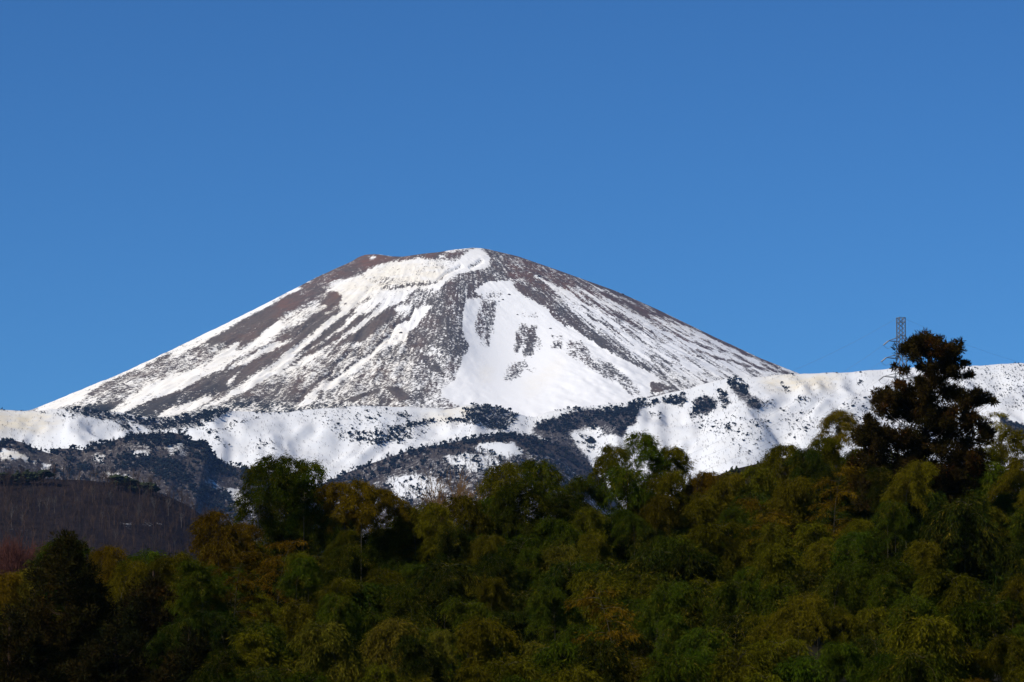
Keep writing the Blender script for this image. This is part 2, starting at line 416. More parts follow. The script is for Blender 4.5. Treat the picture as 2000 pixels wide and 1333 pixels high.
    for pts, a in ((P2(1340, 520, 1450, 500, 1465, 560, 1440, 660, 1420, 780, 1380, 880, 1340, 830, 1285, 740, 1300, 620), .62), (P2(1280, 480, 1440, 410, 1530, 440, 1440, 500, 1320, 520), .4),
                   (P2(1630, 670, 1680, 670, 1665, 760, 1630, 860, 1580, 900, 1590, 780), .66), (P2(1690, 690, 1760, 690, 1755, 820, 1720, 930, 1650, 930, 1660, 820), .7), (P2(1770, 760, 1800, 790, 1795, 870, 1760, 920), .5),
                   (P2(1640, 575, 1790, 600, 1810, 655, 1640, 620), .36), (P2(1870, 690, 1900, 760, 1900, 850, 1870, 850), .45), (P2(1925, 730, 1955, 760, 1955, 870, 1850, 890, 1870, 850, 1920, 810), .6),
                   (P2(1480, 1150, 1540, 980, 1660, 950, 1700, 1030, 1560, 1120), .5), (P2(1660, 1040, 1780, 990, 1760, 1050), .35),
                   (P3(350, 690, 460, 680, 540, 800, 640, 830, 750, 920, 830, 990, 840, 1060, 770, 1050, 690, 970, 550, 900, 430, 830, 360, 790), .47)):
        PD.poly(pts, a)
    PD.blur(3, 3)
    S(P3(895, 950, 960, 960, 1050, 990, 1000, 1015, 910, 1030), 0.2); CR.poly(P3(895, 950, 960, 960, 1050, 990, 1000, 1015, 910, 1030), 0.5)
    # right flank: bare red-grey shoulder, dark rib, then streaked snow
    S(P3(-20, 100, 150, 160, 480, 290, 760, 390, 1100, 540, 1450, 700, 1900, 890, 1850, 960, 1300, 960, 1000, 985, 905, 905, 850, 850, 700, 740, 560, 640, 300, 420, 150, 280, 0, 200), 0.53)
    S(P3(1100, 640, 1400, 790, 1700, 900, 1300, 950, 1000, 900, 850, 800, 950, 740), 0.64)
    S(P3(600, 560, 760, 640, 900, 760, 850, 800, 700, 700), 0.66)
    S(P3(-20, 90, 150, 150, 480, 285, 760, 385, 1100, 535, 1450, 695, 1900, 890, 1830, 890, 1500, 780, 1250, 640, 1000, 560, 760, 470, 560, 400, 400, 330, 220, 280, 0, 220), 0.25)
    S(P2(1340, 95, 1500, 135, 2000, 290, 2000, 420, 1900, 480, 1960, 600, 2000, 720, 1900, 640, 1840, 560, 1720, 500, 1620, 430, 1590, 370, 1480, 290, 1400, 240, 1395, 160), 0.3)
    S(P3(0, 300, 100, 330, 300, 440, 420, 545, 560, 645, 680, 735, 850, 845, 910, 900, 850, 870, 700, 800, 560, 715, 430, 630, 300, 540, 200, 440, 60, 360), 0.25)
    for L, w in ((P3(150, 265, 230, 310, 300, 370, 420, 470), 4), (P3(240, 310, 360, 390, 520, 480, 700, 600), 5), (P3(300, 340, 420, 400), 3),
                 (P3(560, 430, 760, 520, 1000, 640, 1200, 740), 4), (P3(800, 520, 960, 590, 1250, 740, 1500, 860), 4), (P3(540, 335, 600, 360), 3),
                 (P3(420, 340, 560, 420, 700, 490), 3), (P3(1000, 540, 1300, 680, 1600, 820), 3), (P3(400, 480, 560, 580, 760, 720, 900, 810), 5),
                 (P3(1200, 640, 1500, 780), 3), (P3(640, 600, 900, 740, 1200, 880), 5)):
        SN.line(L, w, 0.92, 0.8)
    for L, w in ((P3(480, 400, 620, 500, 760, 560, 900, 640), 4), (P3(780, 470, 960, 590, 1150, 690, 1300, 740), 5), (P3(900, 780, 1000, 820, 1050, 840), 3),
                 (P3(1200, 740, 1350, 800, 1550, 850, 1800, 900), 4), (P3(500, 520, 700, 640), 3)):
        SN.line(L, w, 0.1, 0.7)
    RD.poly(P3(-20, 90, 480, 285, 1100, 535, 1900, 890, 1500, 860, 1000, 700, 560, 480, 200, 330, -20, 300), 0.75)
    CR.poly(P3(900, 480, 1100, 535, 1900, 890, 1700, 870), 0.45)
    CR.poly(P3(0, 560, 300, 560, 600, 720, 900, 890, 1900, 900, 1450, 700, 900, 600, 400, 400), 0.0)
    # scrub at the foot on the left
    VG.poly(P1(300, 965, 500, 905, 700, 960, 880, 985, 1180, 930, 1400, 900, 1600, 940, 1985, 930, 1985, 1100, 200, 1100), 0.9)
    VG.poly(P1(620, 985, 880, 900, 1150, 830, 1300, 820, 1150, 930, 900, 960), 0.6)
    SN.blur(1)
    CR.poly(P1(150, 1000, 600, 700, 1200, 500, 1985, 330, 2200, 480, 2300, 560, 2300, 760, 2250, 1000, 1200, 1050), 0.75, 0.7)
    cap = np.interp(np.arange(SN.w) + SN.u0, [0, 780, 900, 2000], [0.78, 0.80, 1.0, 1.0])[None, :]
    SN.a = np.minimum(SN.a, cap)
    RD.blur(12, 2); CR.blur(8, 2); VG.blur(6, 2); RL.blur(1, 1)
    # --- shape: rim, then a slope whose profile changes round the cone
    xc, _, _ = at(825, 600, YC)
    rim_skyline = [(600, 560), (690, 513), (700, 503), (715, 498), (735, 497), (760, 501), (790, 502), (830, 496), (860, 493), (890, 488), (925, 484.5), (945, 485.5), (960, 488.5), (1000, 499)]
    prof_r = [(0, 0), (60, 15), (140, 44), (250, 86), (340, 128), (440, 179), (540, 228), (600, 253), (800, 338), (1100, 462), (1500, 590)]
    prof_l = [(0, 0), (15, 10), (50, 27), (100, 52), (170, 90), (260, 141), (400, 213), (490, 259), (610, 310), (800, 388), (1100, 492), (1500, 605)]
    prof_f = [(0, 0), (60, 26), (200, 98), (400, 200), (600, 292), (800, 380), (1000, 460), (1200, 530), (1500, 600)]
    th = np.concatenate([np.linspace(-180, -100, 20)[:-1], np.linspace(-100, -68, 170)[:-1], np.linspace(-68, 62, 640)[:-1], np.linspace(62, 100, 220)[:-1], np.linspace(100, 180, 20)])
    th = np.radians(th)
    s = np.concatenate([[-90, -50, -20, -8], np.linspace(0, 1180, 262), np.linspace(1200, 1500, 8)])
    TH, Sg = np.meshgrid(th, s)
    sp = np.maximum(Sg, 0)
    wl = np.clip(-np.sin(TH), 0, 1) ** 2; wr = np.clip(np.sin(TH), 0, 1) ** 2; wf = 1 - wl - wr
    drop = interp(prof_l, sp) * wl + interp(prof_r, sp) * wr + interp(prof_f, sp) * wf
    drop = drop - np.minimum(Sg, 0) * -0.5                      # crater side falls inward
    drop = drop + np.where(Sg < 0, -Sg * 1.0, 0)
    Rr = 132 * PX
    rad = Rr + Sg * PX
    x = xc + rad * np.sin(TH)
    y = YC - rad * np.cos(TH)
    ru = 825 + 132 * np.sin(TH)
    rv = interp(rim_skyline, ru)
    _, _, zr = at(ru, rv, YC - Rr * np.cos(TH) * 0.99)
    z = zr - drop * PX
    # relief
    u, v = to_uv(x, y, z)
    front = (np.cos(TH) > -0.25)
    ang = TH * 60
    k = np.clip(sp / 60, 0, 1)
    left = np.clip((900 - u) / 150, 0, 1)
    far_ = np.clip(sp / 420, 0.05, 1)
    disp = fbm(ang * 0.22, sp / 140, 3, 3) * 11 * (0.35 + 0.65 * left) * (0.08 + 0.92 * far_) + fbm(ang * 0.8, sp / 50, 5, 2, 0.5) * 7 * (0.35 + 0.65 * left) * far_ ** 2.6
    disp += fbm(x / 14, z / 14 + y / 40, 8, 3, 0.7) * 1.8
    bowl = np.exp(-(((u - 1010) / 110) ** 2 + ((v - 690) / 110) ** 2))
    rib = np.exp(-((u - (880 - (v - 560) * 0.05)) / 45) ** 2) * np.clip((v - 520) / 60, 0, 1) * np.clip((740 - v) / 60, 0, 1)
    disp = disp * (1 - 0.92 * np.clip(bowl * 1.3, 0, 1)) * k - 26 * bowl * k + 16 * rib * k + np.where(front, RL(u, v), 0) * k
    nx, ny, nz = np.sin(TH) * 0.42, -np.cos(TH) * 0.42, 0.9
    side = np.clip(1.15 - np.abs(np.sin(TH)) ** 8, 0.15, 1)
    x = x + nx * disp * side; y = y + ny * disp * side; z = z + nz * disp * side
    u, v = to_uv(x, y, z)
    # what lies where, torn along the fall line
    du, dv = u - 905, v - 400
    L = np.hypot(du, dv) + 1e-6
    along, across = L, np.arctan2(du, dv) * 400
    w1 = fbm(across / 3.0, along / 26, 21, 3, 0.6); w2 = fbm(across / 9, along / 60, 24, 3)
    w3 = fbm(u / 5, v / 5, 26, 3, 0.8); w4 = fbm(u / 5, v / 5, 29, 3, 0.8)
    uu = u + (dv / L) * (w1 * 3.0 + w2 * 3.0) + w3 * 4; vv = v + (-du / L) * (w1 * 3.0) + w4 * 4
    sn = np.where(front, SN(uu, vv) - PD(u + w1 * 6, v + w2 * 8), 0.5)
    streak = fbm(across / 2.6, along / 34, 31, 4, 0.65)
    speck = fbm(u / 2.6, v / 2.2, 37, 3, 0.8)
    mid = np.clip((sn + 0.02) / 0.28, 0, 1) * np.clip((1.02 - sn) / 0.28, 0, 1)
    big = fbm(across / 9, along / 45, 51, 3, 0.6) * 0.22 + fbm(u / 22, v / 9, 57, 2) * 0.16
    right = np.clip((u - 1060) / 120, 0, 1) * np.clip((u - 1000 - (v - 560) * 1.35) / 60, 0, 1)
    sn = sn + mid * (big * (1 - right) + streak * (0.30 + 0.5 * right) + speck * (0.50 - 0.25 * right))
    sn = np.clip(sn, -0.4, 1.3)
    me = mesh_np('mountain', np.stack([x, y, z], -1).reshape(-1, 3), grid_faces(len(s), len(th))[:, ::-1],
                 {'snow': sn, 'red': np.clip(RD(u, v) + fbm(across / 30, along / 40, 41) * 0.6, 0, 1), 'cream': np.clip(CR(u, v), 0, 1), 'veg': np.where(front, VG(uu, vv), 0)})
    o = obj('mountain', me, M_MOUNT, kind='structure')
    o['label'] = 'broad snow streaked volcanic cone with a bare reddish summit rim'
    return x, y, z, u, v
MX, MY, MZ, MU, MV = build_mountain()

# ------------------------------------------------------------------ foothills
class Hill:
    def __init__(s, name, label, skyline, D, slope, W, du, drows, mat, draw, relief=22, seed=0, back=500, uspan=None, prof=None, crestfade=60.0, gully=25.0):
        p = np.array(skyline, float)
        uspan = uspan or (p[0, 0], p[-1, 0])
        u = np.arange(uspan[0], uspan[1] + du, du)
        vc = np.interp(u, p[:, 0], p[:, 1])
        Dc = D(u) if callable(D) else np.full(u.shape, float(D))
        xc, yc, zc = at(u, vc, Dc)
        w = np.concatenate([np.linspace(-back, -30, 8), np.arange(0, W, drows), [W * 1.15, W * 1.4]])
        s.w, s.u = w, u
        Wg = w[:, None]
        wp = np.maximum(Wg, 0)
        x = np.repeat(xc[None], len(w), 0); y = yc[None] - Wg
        fall = (prof(wp) if prof else slope * wp) + np.where(Wg < 0, -Wg * 0.35, 0)
        z = zc[None] - fall
        k = np.clip(wp / crestfade, 0, 1)
        r = fbm(x / 260, y / 420, seed, 5, 0.55)
        z = z + (r - 0.10) * relief * 2 * k + fbm(x / 30, y / 40, seed + 9, 3) * relief * 0.16
        z = z + fbm(x / 95 + fbm(x / 200, y / 200, seed + 31, 2), y / 520, seed + 20, 3, 0.55) * gully * np.clip(wp / 110, 0, 1)
        s.x, s.y, s.z = x, y, z
        uu, vv = to_uv(x, y, z)
        s.uu, s.vv = uu, vv
        s.name, s.label, s.mat = name, label, mat
        s.draw = draw
        s.seed = seed
    def build(s):
        du = fbm(s.uu / 12, s.vv / 10, s.seed + 3, 3) * 9; dv = fbm(s.uu / 10, s.vv / 10, s.seed + 6, 3) * 7
        SN, CRM = s.draw
        sn = SN(s.uu + du, s.vv + dv); cr = CRM(s.uu, s.vv)
        me = mesh_np(s.name, np.stack([s.x, s.y, s.z], -1).reshape(-1, 3), grid_faces(len(s.w), len(s.u)), {'snow': sn, 'cream': cr})
        o = obj(s.name, me, s.mat, kind='structure')
        o['label'] = s.label
        return o
    def scatter(s, dens, n, rng, vmax=None):
        """random spots on the slope, kept where the drawing says something grows"""
        i = rng.random(n) * (len(s.w) - 12) + 8; j = rng.random(n) * (len(s.u) - 2)
        a = i.astype(int); b = j.astype(int); fa = i - a; fb = j - b
        def g(A): return (A[a, b] * (1 - fa) + A[a + 1, b] * fa) * (1 - fb) + (A[a, b + 1] * (1 - fa) + A[a + 1, b + 1] * fa) * fb
        x, y, z, u, v = g(s.x), g(s.y), g(s.z), g(s.uu), g(s.vv)
        if callable(dens): d = dens(u, v)
        else: d = np.full(n, dens)
        keep = (rng.random(n) < d) & (u > -30) & (u < 2030)
        if vmax is not None: keep &= v < vmax(u)
        return np.stack([x, y, z], -1)[keep], u[keep], v[keep]

# the foreground's tree line, as far as the far slopes are seen
FG = [(-50, 1130), (0, 1120), (60, 1110), (110, 1060), (200, 1080), (330, 1090), (400, 1110), (440, 1040), (500, 960), (560, 920), (640, 950), (720, 970), (800, 985), (950, 985), (1000, 930), (1080, 920), (1110, 980), (1160, 950), (1230, 890), (1330, 930), (1400, 930), (1500, 890), (1620, 850), (1700, 830), (1800, 830), (1900, 850), (2050, 900)]
fg_line = lambda u: np.interp(u, [p[0] for p in FG], [p[1] for p in FG]) + 25

RIDGE = [(-160, 801), (0, 801), (60, 802), (105, 799), (150, 798), (230, 806), (300, 818), (330, 819), (380, 810), (430, 801), (470, 805), (560, 806), (600, 801), (640, 797), (700, 793), (800, 795), (870, 799), (900, 794), (930, 791), (970, 796), (1000, 806), (1030, 814), (1045, 814), (1060, 808), (1100, 800), (1130, 798), (1200, 788), (1260, 778), (1330, 762), (1400, 744), (1430, 738), (1480, 735), (1550, 731), (1640, 728), (1700, 724), (1760, 718), (1840, 717), (1900, 715), (1960, 712), (2000, 710), (2160, 700)]
def d_new(v=0.0): return Drawing(-170, 690, 2170, 1100, v)

def draw_ridge():
    S, C, T, B = d_new(0.82), d_new(0.15), d_new(0.0), d_new(0.22)
    # T conifers, B bare brush, S snow, C dust
    C.poly(P5(-600, 150, 200, 165, 480, 230, 300, 330, 120, 330, 0, 340, -600, 300), 1.0)
    C.poly(P4(-40, 690, 560, 670, 500, 780, 240, 800, -40, 770), 1.0)
    C.poly(P6(1400, 180, 1560, 120, 1700, 95, 1750, 130, 1720, 170, 1500, 185), 0.9)
    T.line(P5(0, 160, 200, 165, 400, 190, 560, 215), 3, 0.6); T.line(P5(-600, 160, 0, 160), 3, 0.5)
    T.poly(P5(430, 150, 640, 140, 900, 190, 1200, 230, 1500, 190, 1700, 130, 1800, 170, 1600, 280, 1500, 300, 1180, 330, 1060, 300, 940, 320, 900, 260, 700, 230), 0.5)
    S.poly(P5(430, 150, 640, 140, 900, 190, 1200, 230, 1500, 190, 1600, 200, 1500, 290, 1180, 330, 940, 320, 900, 260, 700, 230), 0.6)
    S.poly(P5(950, 230, 1040, 270, 1190, 340, 1140, 350, 1020, 290), 0.95); T.poly(P5(950, 230, 1040, 270, 1190, 340, 1140, 350, 1020, 290), 0.05)
    T.poly(P5(1500, 290, 1560, 290, 1760, 450, 1700, 440, 1560, 340), 0.5)
    B.poly(P5(560, 210, 800, 250, 930, 310, 900, 390, 700, 420, 640, 300), 0.5); B.poly(P5(0, 330, 250, 330, 450, 420, 380, 480, 200, 420, 0, 400), 0.45)
    B.poly(P5(200, 280, 900, 300, 700, 430, 480, 450, 260, 400), 0.22)
    T.line(P6(260, 230, 400, 190, 500, 150, 600, 135, 690, 115, 1230, 95, 1640, 90), 3, 0.55)
    T.line(P6(170, 280, 230, 240, 300, 220, 330, 260), 6, 0.5)
    T.poly(P6(560, 130, 760, 110, 900, 110, 1050, 120, 1180, 100, 1290, 140, 1400, 200, 1480, 190, 1480, 250, 1380, 330, 1200, 330, 1050, 290, 930, 280, 870, 230, 700, 170), 0.16)
    T.poly(P6(930, 270, 1060, 260, 1200, 250, 1380, 230, 1370, 300, 1180, 340, 1080, 320, 950, 300), 0.55)
    T.poly(P6(1280, 135, 1370, 160, 1370, 195, 1290, 165), 0.8); T.poly(P6(1090, 150, 1180, 180, 1180, 200, 1100, 180), 0.6)
    T.line(P6(1270, 232, 1500, 192, 1620, 190, 1700, 200, 1740, 180), 7, 0.65)
    T.poly(P6(1660, 150, 1740, 90, 1850, 100, 1969, 130, 2010, 150, 1990, 190, 1920, 250, 1830, 240, 1700, 200), 0.8)
    S.poly(P6(1740, 100, 1850, 105, 1969, 135, 2000, 150, 1920, 240, 1830, 230, 1760, 170), 0.62)
    T.poly(P6(400, 300, 560, 310, 560, 360, 450, 350), 0.3); B.poly(P6(380, 290, 600, 290, 620, 360, 400, 370), 0.5)
    B.poly(P6(700, 130, 1000, 120, 1300, 200, 900, 300, 760, 260), 0.30); B.poly(P6(860, 340, 1080, 340, 1080, 420, 880, 440), 0.25)
    S.poly(P6(700, 150, 1000, 130, 1200, 200, 1000, 260, 800, 220), 0.8)
    # right hand slope
    T.line(P7(350, 405, 440, 328, 560, 278, 700, 258, 900, 245, 1080, 205, 1250, 170, 1500, 100, 1620, 65, 1720, 50), 2.2, 0.45)
    T.poly(P7(640, 270, 700, 250, 800, 250, 780, 275, 700, 275), 0.8)
    S.poly(P7(480, 360, 640, 310, 760, 280, 1080, 255, 1160, 255, 1150, 330, 1090, 380, 1060, 460, 940, 430, 900, 370, 780, 400, 700, 430, 760, 490, 830, 600, 880, 680, 880, 900, 500, 900, 330, 480, 480, 400), 0.42)
    S.poly(P7(740, 480, 790, 540, 900, 690, 960, 700, 900, 600, 830, 500, 900, 500, 1000, 560, 1060, 480, 960, 450, 860, 440, 780, 420), 0.85)
    S.poly(P7(500, 455, 570, 470, 560, 505, 510, 490), 0.9)
    T.poly(P7(480, 358, 640, 308, 760, 278, 1080, 252, 1160, 252, 1150, 330, 1090, 380, 1060, 460, 1000, 400, 920, 330, 880, 360, 960, 450, 900, 440, 780, 360, 740, 400, 700, 430, 540, 420, 480, 400), 0.62)
    T.poly(P7(1080, 250, 1150, 200, 1280, 205, 1270, 240, 1150, 270), 0.85)
    B.poly(P7(330, 430, 540, 420, 700, 430, 760, 490, 830, 600, 890, 700, 880, 900, 500, 900, 420, 600), 0.9)
    T.poly(P7(560, 430, 700, 430, 760, 490, 830, 600, 880, 690, 760, 680, 640, 560), 0.35)
    T.poly(P7(770, 420, 860, 470, 900, 510, 850, 540, 780, 480), 0.7); B.poly(P7(760, 400, 960, 420, 1100, 480, 1080, 560, 900, 600, 800, 500), 0.45)
    B.poly(P7(900, 330, 1100, 330, 1120, 480, 960, 480), 0.5)
    for W in (P7(1320, 192, 1460, 170, 1475, 200, 1430, 255, 1320, 225), P7(1670, 150, 1720, 150, 1755, 235, 1700, 265), P7(1500, 280, 1480, 310, 1530, 330, 1560, 320)):
        T.poly(W, 0.85); S.poly(W, 0.6)
    T.poly(P7(1510, 205, 1600, 170, 1660, 190, 1680, 225, 1640, 300, 1560, 320, 1500, 275), 0.45); B.poly(P7(1510, 205, 1600, 170, 1680, 225, 1640, 310, 1560, 330, 1490, 275), 0.95); S.poly(P7(1520, 210, 1600, 180, 1660, 225, 1630, 300, 1560, 310), 0.45)
    T.poly(P7(1720, 62, 1800, 55, 1845, 100, 1885, 150, 1860, 180, 1790, 150, 1740, 120), 0.9)
    T.poly(P7(1860, 210, 1900, 200, 1965, 230, 1955, 280, 1880, 255), 0.6)
    B.poly(P7(1760, 130, 1860, 140, 1970, 210, 1975, 290, 1880, 290, 1800, 220), 0.85); S.poly(P7(1760, 100, 1860, 140, 1960, 220, 1950, 280, 1870, 250, 1800, 190), 0.5)
    T.poly(P7(1230, 270, 1300, 290, 1290, 320, 1240, 320), 0.4); B.poly(P7(1150, 260, 1420, 230, 1440, 300, 1300, 420, 1180, 420), 0.15)
    T.poly(P7(1460, 310, 2000, 330, 2000, 540, 1800, 560, 1700, 460, 1600, 420, 1470, 350), 0.17)
    B.poly(P7(1500, 420, 2000, 330, 2000, 600, 1560, 640), 0.4)
    T.poly(P7(1720, 385, 1760, 390, 1760, 420, 1720, 415), 0.8)
    T.poly(P4(-40, 880, 40, 880, 40, 930, -40, 930), 0.8)
    T.poly(P4(210, 860, 320, 840, 330, 890, 210, 900), 0.55); B.poly(P4(210, 850, 400, 830, 420, 885, 230, 905), 0.8)
    T.poly(P4(670, 720, 730, 720, 730, 760, 670, 760), 0.7); B.poly(P4(580, 720, 640, 720, 640, 790, 580, 790), 0.8); B.poly(P4(720, 670, 800, 670, 790, 720, 720, 720), 0.5)
    T.poly(P4(110, 765, 160, 765, 160, 800, 110, 800), 0.7)
    T.line(P4(100, 660, 400, 660, 700, 640, 950, 615, 1200, 605, 1600, 605, 1960, 590), 2, 0.28)
    T.poly(P4(560, 890, 800, 830, 860, 900, 840, 1040, 660, 1060, 600, 960), 0.16); T.poly(P4(100, 950, 350, 930, 420, 1100, 200, 1180, 60, 1100), 0.16); B.poly(P4(0, 1000, 400, 960, 420, 1200, 0, 1250), 0.3)
    T.poly(P4(1540, 610, 1960, 590, 2600, 560, 2600, 960, 1960, 960, 1700, 900, 1450, 800, 1380, 760), 0.27)
    T.poly(P4(1760, 985, 1960, 1075, 2300, 1200, 2300, 1300, 1960, 1170, 1850, 1115), 0.7); S.poly(P4(1760, 985, 1960, 1075, 2300, 1200, 2300, 1300, 1960, 1170, 1850, 1115), 0.2)
    near = d_new(); near.a = T.a.copy(); near.blur(7, 2); B.a = np.maximum(B.a, np.clip(near.a * 0.9, 0, 0.8)); S.a = S.a - np.clip(near.a, 0, 0.5) * 0.35
    S.blur(3, 2); C.blur(10, 2); T.blur(3, 2); B.blur(3)
    return S, C, T, B
RS, RC, RT, RB = draw_ridge()
ridge = Hill('foothill_ridge', 'long snow covered foothill ridge dotted with dark conifers', RIDGE, 8300, 0.47, 1500, 3.5, 8.0, M_HILL, (RS, RC), 22, 50, crestfade=90.0, gully=44.0)
ridge.build()

SPUR = [(560, 985), (620, 950), (680, 921), (700, 915), (760, 893), (800, 879), (850, 870), (900, 861), (950, 852), (1000, 849), (1040, 853), (1090, 868), (1150, 905), (1210, 985)]
def draw_spur():
    S, C, T, B = d_new(0.40), d_new(0.1), d_new(0.12), d_new(0.95)
    S.line([(p[0], p[1] + 12) for p in SPUR], 26, 0.2)
    T.line([(p[0], p[1] + 7) for p in SPUR if p[0] < 1095], 18, 0.6)
    T.poly([(1000, 860), (1100, 870), (1160, 920), (1150, 985), (1080, 960), (1030, 900)], 0.4)
    T.poly([(680, 921), (790, 880), (800, 905), (740, 935), (660, 960)], 0.45)
    S.poly(P6(1000, 450, 1400, 350, 1500, 360, 1480, 520, 1200, 560, 1000, 560), 0.34)
    S.poly(P6(1730, 345, 1830, 312, 1980, 322, 2020, 380, 1950, 400, 1800, 370), 1.0); B.poly(P6(1730, 345, 1830, 312, 1980, 322, 2020, 380, 1950, 400, 1800, 370), 0.12); T.poly(P6(1730, 345, 1830, 312, 1980, 322, 2020, 380, 1950, 400, 1800, 370), 0.02)
    S.poly(P6(1230, 530, 1400, 500, 1560, 560, 1540, 640, 1300, 650), 0.75); B.poly(P6(1260, 540, 1400, 510, 1440, 560, 1300, 640), 0.4)
    S.poly(P6(1560, 400, 1750, 380, 1900, 420, 1900, 500, 1650, 470), 0.75)
    S.blur(3, 2); T.blur(1); B.blur(3)
    return S, C, T, B
SS, SC, ST, SB = draw_spur()
spur = Hill('wooded_spur', 'wooded spur with bare grey trees and snow patches in front of the ridge', SPUR, 7500, 0.5, 1100, 3.5, 8.0, M_WOOD, (SS, SC), 14, 90, crestfade=60.0)
spur.build()

LOWER = [(-160, 858), (0, 860), (25, 861), (46, 865), (64, 875), (97, 885), (122, 876), (143, 876), (163, 881), (178, 868), (204, 866), (237, 856), (255, 850), (300, 848), (327, 846), (357, 848), (370, 860), (390, 863), (408, 870), (420, 893), (446, 908), (472, 914), (500, 918), (560, 938), (640, 985), (700, 1040)]
def draw_lower():
    S, C, T, B = d_new(0.30), d_new(0.3), d_new(0.11), d_new(0.9)
    T.line([(p[0], p[1] + 5) for p in LOWER], 12, 0.55)
    T.poly(P5(930, 370, 1180, 345, 1400, 340, 1460, 400, 1430, 440, 1150, 440, 1000, 430), 0.85)
    T.poly(P5(0, 390, 180, 400, 250, 440, 220, 470, 120, 450, 0, 450), 0.7); T.poly(P5(440, 460, 560, 455, 650, 470, 640, 500, 480, 500), 0.75)
    T.poly(P5(660, 430, 720, 410, 730, 470, 680, 480), 0.8)
    T.poly(P5(870, 530, 1200, 520, 1350, 560, 1480, 680, 1460, 740, 1300, 720, 1100, 640, 880, 620), 0.75)
    T.poly(P5(1380, 440, 1600, 440, 1700, 570, 1850, 600, 1960, 620, 1960, 760, 1850, 700, 1600, 600), 0.7)
    T.poly(P5(400, 590, 450, 590, 450, 650, 400, 650), 0.9); T.poly(P5(510, 610, 570, 610, 570, 670, 510, 670), 0.9); T.poly(P5(600, 590, 690, 590, 680, 640, 600, 640), 0.8); T.poly(P5(480, 540, 560, 530, 570, 590, 500, 600), 0.7)
    T.poly(P5(1450, 740, 1700, 760, 1800, 900, 1700, 1000, 1500, 860), 0.6)
    T.poly(P5(200, 500, 480, 510, 480, 560, 260, 640, 0, 640, 0, 560), 0.05); B.poly(P5(0, 560, 170, 520, 480, 540, 300, 640, 0, 660), 0.6)
    for W in (P5(0, 480, 100, 480, 170, 515, 290, 570, 280, 580, 150, 530, 0, 540), P5(725, 500, 800, 505, 790, 550, 735, 550), P5(1000, 482, 1140, 480, 1140, 505, 1020, 512), P6(290, 590, 340, 590, 365, 630, 425, 680, 400, 745, 345, 690, 290, 640), P5(320, 600, 380, 570, 390, 580, 330, 615), P5(1370, 420, 1420, 410, 1400, 480, 1370, 480)):
        S.poly(W, 1.0); T.poly(W, 0.0); B.poly(W, 0.1)
    S.poly(P5(780, 650, 900, 640, 1040, 690, 1030, 705, 880, 680), 0.65); S.poly(P5(1560, 700, 1640, 700, 1900, 900, 1960, 960, 1960, 1000, 1700, 830), 0.5)
    S.poly(P5(900, 430, 1100, 400, 1440, 400, 1440, 480, 1000, 470), 0.4); S.poly(P5(1260, 420, 1440, 410, 1420, 520, 1300, 500), 0.5)
    C.poly(P5(0, 480, 300, 480, 300, 600, 0, 560), 0.8)
    S.blur(2, 2); T.blur(2); B.blur(3)
    return S, C, T, B
LS, LC, LT, LB = draw_lower()
lower = Hill('wooded_foothill', 'dark wooded lower foothill with small snow clearings', LOWER, 6900, 0.42, 1200, 4.0, 9.0, M_WOOD, (LS, LC), 14, 120, crestfade=50.0)
lower.build()

BROWN = [(-160, 926), (0, 934), (85, 934), (180, 940), (240, 946), (290, 956), (330, 970), (360, 984), (390, 1003), (420, 1030), (460, 1075), (520, 1140), (600, 1220)]
BRS, BRC = Drawing(-170, 900, 620, 1250, 0.06), Drawing(-170, 900, 620, 1250, 0.2)
for W in (P5(280, 950, 320, 955, 310, 985, 270, 970), P5(890, 1010, 1000, 1000, 1060, 1050, 1010, 1090, 930, 1060), P5(1060, 1010, 1260, 1010, 1240, 1050, 1080, 1050), P5(50, 1070, 220, 1060, 230, 1095, 70, 1095), P5(600, 960, 660, 960, 650, 985, 600, 985), P5(480, 970, 530, 965, 520, 990)):
    BRS.poly(W, 0.46)
BRS.blur(3, 2)
brown = Hill('brown_wooded_hill', 'low hill covered in brown leafless woodland with traces of snow', BROWN, 2600, 0.36, 700, 4.0, 6.0, M_BROWN, (BRS, BRC), 5, 150, back=300, crestfade=40.0, gully=3.0)
brown.build()

PINEHILL = [(1290, 1040), (1335, 950), (1380, 938), (1430, 918), (1480, 906), (1520, 896), (1570, 892), (1640, 892), (1700, 920), (1760, 970)]
PHS, PHC = Drawing(1240, 840, 1780, 1200, 0.05), Drawing(1240, 840, 1780, 1200, 0.0)
pinehill = Hill('pine_knoll', 'dark conifer covered knoll rising behind the bamboo', PINEHILL, 1200, 0.35, 320, 5.0, 5.0, M_BROWN, (PHS, PHC), 2, 170, back=120, crestfade=20.0, gully=0.0)
pinehill.build()

# ------------------------------------------------------------------ far trees
def octa(rng, c, r, stretch=1.0):
    d = np.array([[1, 0, 0], [-1, 0, 0], [0, 1, 0], [0, -1, 0], [0, 0, 1], [0, 0, -1]], float)
    d *= (0.7 + 0.6 * rng.random((6, 1))); d += rng.normal(0, 0.16, (6, 3)); d[:, 2] *= stretch
    F = np.array([[0, 2, 4], [2, 1, 4], [1, 3, 4], [3, 0, 4], [2, 0, 5], [1, 2, 5], [3, 1, 5], [0, 3, 5]])
    return d * r + c, F

def join(parts):
    V, F, o = [], [], 0
    for v, f in parts:
        V.append(v); F.append(f + o); o += len(v)
    return np.concatenate(V), np.concatenate(F)

